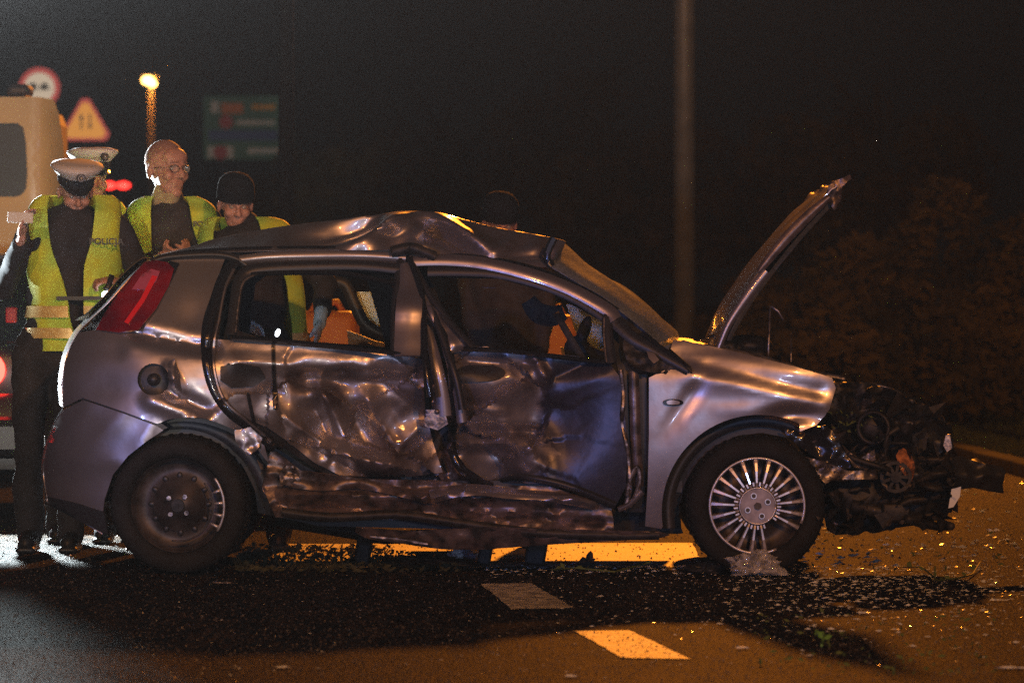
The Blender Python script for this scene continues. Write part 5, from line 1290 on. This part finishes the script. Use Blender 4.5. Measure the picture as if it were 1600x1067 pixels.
MB().ell(tp + V((.006, -.008, 0)), (.011, .010, .019), Matrix.Rotation(.35, 3, 'Y')).build('lit_lens', M['torch_lens'], tch, True)
# man in a beanie behind the front door
y5 = 2.3
r5, P5, R5, sh5, hip5, b5 = person('man in a dark beanie almost hidden behind the crumpled roof, right of its peak', 795, y5, (781, 352), 412, (.22, 792), 10, 18,
    [(-1, (738, 500, 0), (760, 570, -.1), 0, (0, 0, -1), (0, -1, 0), .4), (1, (850, 500, 0), (840, 570, -.1), 0, (0, 0, -1), (0, -1, 0), .4)], 'darkcloth')
beanie(r5, P5, 1)
# ------------------------------------------------------------------ things lying on the road
dash([(430, 851), (1082, 849), (1099, 887), (420, 888)])
for px, py, w_ in ((566, 868, 26), (757, 866, 22), (836, 868, 34)):
    a = W(px, py - 34, .75); b = G(px + 4, 884); MB().box((a + b) / 2, (w_ / 361, .09, (a.z - b.z) * .96), Matrix.Rotation(.16, 3, 'Y'), .012).build('hanging_underbody_piece', M['soot'], wreck)
rd_ = random.Random(21)
def crumpled(name, px, py, size, material, label, cat, amp=.5, n=3, seed=0):
    c = G(px, py); bm = bmesh.new(); bmesh.ops.create_icosphere(bm, subdivisions=n, radius=1)
    v = []
    for q in bm.verts:
        r = 1 + amp * noise.noise(q.co * 1.3 + V((seed, 0, 0))) + amp * .6 * noise.noise(q.co * 3.7 + V((0, seed, 0)))
        p = q.co * r; v.append(V((c.x + p.x * size[0] / 2, c.y + p.y * size[1] / 2, max(.006, (p.z + .75) * size[2] / 1.9))))
    bm.verts.index_update(); f = [[q.index for q in g.verts] for g in bm.faces]; bm.free()
    return tag(mesh(name, v, f, material, None, False), label, cat)
M['clear_lamp'] = mat('smashed_clear_plastic', (.55, .56, .58), .12, trans=.45, spec=1, noise_scale=30, noise_amt=.5, bump=.006, bump_scale=45)
crumpled('smashed_headlamp', 1180, 900, (.23, .16, .115), M['clear_lamp'], 'smashed clear headlamp lying against the front wheel', 'headlamp', .6, 4, 3)
crumpled('plastic_scrap', 724, 876, (.12, .12, .06), M['white_plastic'], 'crumpled white plastic scrap under the middle of the wreck', 'scrap', .8, 3, 6)
crumpled('rubber_mat', 660, 886, (.36, .2, .05), M['soot'], 'dark rag like rubber mat lying under the sill', 'mat', .7, 4, 9)
crumpled('rubber_mat', 1105, 897, (.16, .12, .06), M['black'], 'small black plastic lump left of the smashed headlamp', 'scrap', .7, 3, 14)
crumpled('plastic_scrap', 919, 890, (.06, .06, .07), M['kerb'], 'small grey lump on the painted marking under the front door', 'scrap', .8, 3, 11)
crumpled('plastic_scrap', 345, 913, (.11, .05, .012), M['paint'], 'flat beige flake on the road in front of the rear tyre', 'scrap', .8, 3, 12)
for px, py, w_, lb in ((1580, 1046, .10, 'long white sliver at the lower right corner'), (1560, 940, .07, 'bright glass chip near the right edge, above the long sliver'), (892, 1059, .05, 'white sliver at the bottom edge, below the yellow lit dash'), (1160, 1015, .05, 'thin white sliver between the lit dash and the green sprig'), (1350, 960, .06, 'white chip behind the green sprig'), (440, 1045, .045, 'white sliver alone on the lower left road')):
    crumpled('glass_chip', px, py, (w_, .03, .012), M['shard'], lb, 'glass chip', .7, 2, px)
def twig(name, pts, r, m, label):
    p = [G(a, b) for a, b in pts]
    for i, q in enumerate(p): q.z = .008 + .02 * (i % 2)
    t_ = MB().tube(p, r, 6)
    for i in range(len(p) - 1):
        for k_ in range(2):
            c = p[i].lerp(p[i + 1], rd_.random()); a = V((rd_.uniform(-1, 1), rd_.uniform(-1, 1), .4)).normalized() * .035; b = a.orthogonal().normalized() * .012
            t_.add([c, c + a * .5 + b, c + a, c + a * .5 - b], [(0, 1, 2, 3)])
    return tag(t_.build(name, m), label, 'twig')
twig('twig', [(1412, 888), (1440, 895), (1466, 910), (1500, 913), (1520, 900), (1532, 888)], .004, M['green_leaf'], 'bent green twig on the road right of the front wheel')
twig('twig', [(862, 893), (900, 897), (960, 896), (1010, 890)], .004, M['green_leaf'], 'thin twig under the front door at the shadow edge')
twig('twig', [(1275, 996), (1288, 1004), (1284, 1012)], .005, mat('fresh_green_leaf', (.12, .28, .05), .5), 'small fresh green sprig lying in the foreground right of centre')
# plant debris raked up under the sill
pd = MB(); rl = random.Random(12)
scatter_leaves(pd, 368, 610, 858, 896, 0, 0, 800, .018, True)
scatter_leaves(pd, 600, 720, 868, 896, 0, 0, 250, .018, True)
for i in range(80):
    q = G(rl.uniform(370, 610), rl.uniform(860, 894)); a = rl.uniform(0, 6.28); h = rl.uniform(.03, .13)
    pd.add([q + V((0, 0, .0)), q + V((.004, 0, 0)), q + V((cos(a) * .07, sin(a) * .07, h))], [(0, 1, 2)])
tag(pd.build('plant_debris', mat('muddy_leaves', (.045, .05, .025), .7, noise_scale=12, noise_amt=.6), None, False, 'stuff'), 'torn leaves and mud raked up under the rear door')
# crumbs of glass and grit
gs = MB(); rs = random.Random(5)
def crumb(x, y, s, fl=.4):
    c = V((x, y, .004)); v = []
    for k_ in range(4): a = k_ * pi / 2 + rs.uniform(-.5, .5); v.append(c + V((cos(a) * s * rs.uniform(.6, 1.4), sin(a) * s * rs.uniform(.6, 1.4), rs.uniform(0, s * .3))))
    v.append(c + V((rs.uniform(-.3, .3) * s, rs.uniform(-.3, .3) * s, s * fl * rs.uniform(.6, 1.6))))
    gs.add(v, [(0, 1, 4), (1, 2, 4), (2, 3, 4), (3, 0, 4)])
for i in range(1500):
    px = rs.gauss(1380, 150); py = 885 + abs(rs.gauss(0, 48)); p = G(px, py); crumb(p.x, p.y, rs.choice([.004, .005, .006, .009, .014]))
for i in range(500):
    px = rs.uniform(860, 1600); py = 880 + abs(rs.gauss(0, 60)); p = G(px, py); crumb(p.x, p.y, rs.choice([.003, .004, .006, .008]))
for i in range(420):
    px = rs.uniform(1230, 1600); py = rs.uniform(755, 890); p = G(px, py)
    if p.x < edge_x(p.y): crumb(p.x, p.y, rs.choice([.006, .009, .014, .022]), .5)
for i in range(260):
    px = rs.uniform(200, 1300); py = 890 + rs.random() * 170; p = G(px, py); crumb(p.x, p.y, rs.choice([.003, .004, .006]))
for i in range(200):
    px = rs.uniform(760, 1100); py = 886 + abs(rs.gauss(0, 7)); p = G(px, py); crumb(p.x, p.y, rs.choice([.005, .008, .012]))
tag(gs.build('glass_crumbs', M['shard'], None, False, 'stuff'), 'crumbs of window glass scattered over the dark road')
keep = gs; gs = MB()
for i in range(15000):
    px = rs.uniform(-40, 1640); py = 1075 - 190 * rs.random() ** 1.1 if i % 4 else rs.uniform(742, 890); p = G(px, py); crumb(p.x, p.y, rs.choice([.002, .0025, .003, .004]) * (1 if py > 885 else 1.7), 1.1) if p.x < edge_x(p.y) else None
tag(gs.build('road_grit', mat('road_grit', (.10, .09, .08), .35, noise_scale=200, noise_amt=.6), None, False, 'stuff'), 'fine grit standing out of the asphalt')
lf = MB(); rl = random.Random(31)
scatter_leaves(lf, 1180, 1560, 960, 1060, 0, 0, 160, .012, True); scatter_leaves(lf, 1250, 1600, 830, 900, 0, 0, 50, .014, True)
tag(lf.build('scattered_leaves', M['green_leaf'], None, False, 'stuff'), 'shredded green leaves strewn on the foreground road')
# added orange barriers standing in for the orange-lit road seen through the windows
M['orange'] = mat('orange_light_stand_in', (.55, .19, .02), .5)
def barrier(px0, px1, ytop, y, label):
    a, b = W(px0, ytop, y), W(px1, ytop, y); t_ = empty('added_barrier', ((a.x + b.x) / 2, y, 0), label, 'barrier', 'added orange barriers behind the wreck')
    L_ = b.x - a.x; cx = (a.x + b.x) / 2
    MB().box((cx, y, a.z / 2 + .05), (L_, .28, a.z - .1), bev=.05).build('panel', M['orange'], t_, True)
    MB().box((cx, y, .05), (L_ * .96, .5, .1), bev=.02).build('added_barrier_foot', M['orange'], t_)
    MB().tube([(a.x + .08, y, a.z - .02), (a.x + .12, y, a.z + .05), (b.x - .12, y, a.z + .05), (b.x - .08, y, a.z - .02)], .02, 8).build('added_barrier_handle', M['orange'], t_, True)
barrier(462, 560, 486, 6.5, 'added orange barrier in place of lit road, showing through the rear side window')
barrier(826, 905, 492, 6.5, 'added orange barrier in place of lit road, showing through the front side window beside the steering wheel')

# ------------------------------------------------------------------ misty night air
hz = MB().box((0, 420, 5.0), (700, 960, 12.4)).build('haze', None, None, False, 'stuff')
hm = bpy.data.materials.new('haze'); hm.use_nodes = True; nt = hm.node_tree; nt.nodes.clear()
ho = nt.nodes.new('ShaderNodeOutputMaterial'); hv = nt.nodes.new('ShaderNodeVolumePrincipled'); hv.inputs['Density'].default_value = 0.00012; hv.inputs['Color'].default_value = (.9, .9, .92, 1); hv.inputs['Anisotropy'].default_value = 0.5
nt.links.new(hv.outputs[0], ho.inputs['Volume']); hz.data.materials.clear(); hz.data.materials.append(hm)
hz['label'] = 'thin mist lit by the lamps at the left'
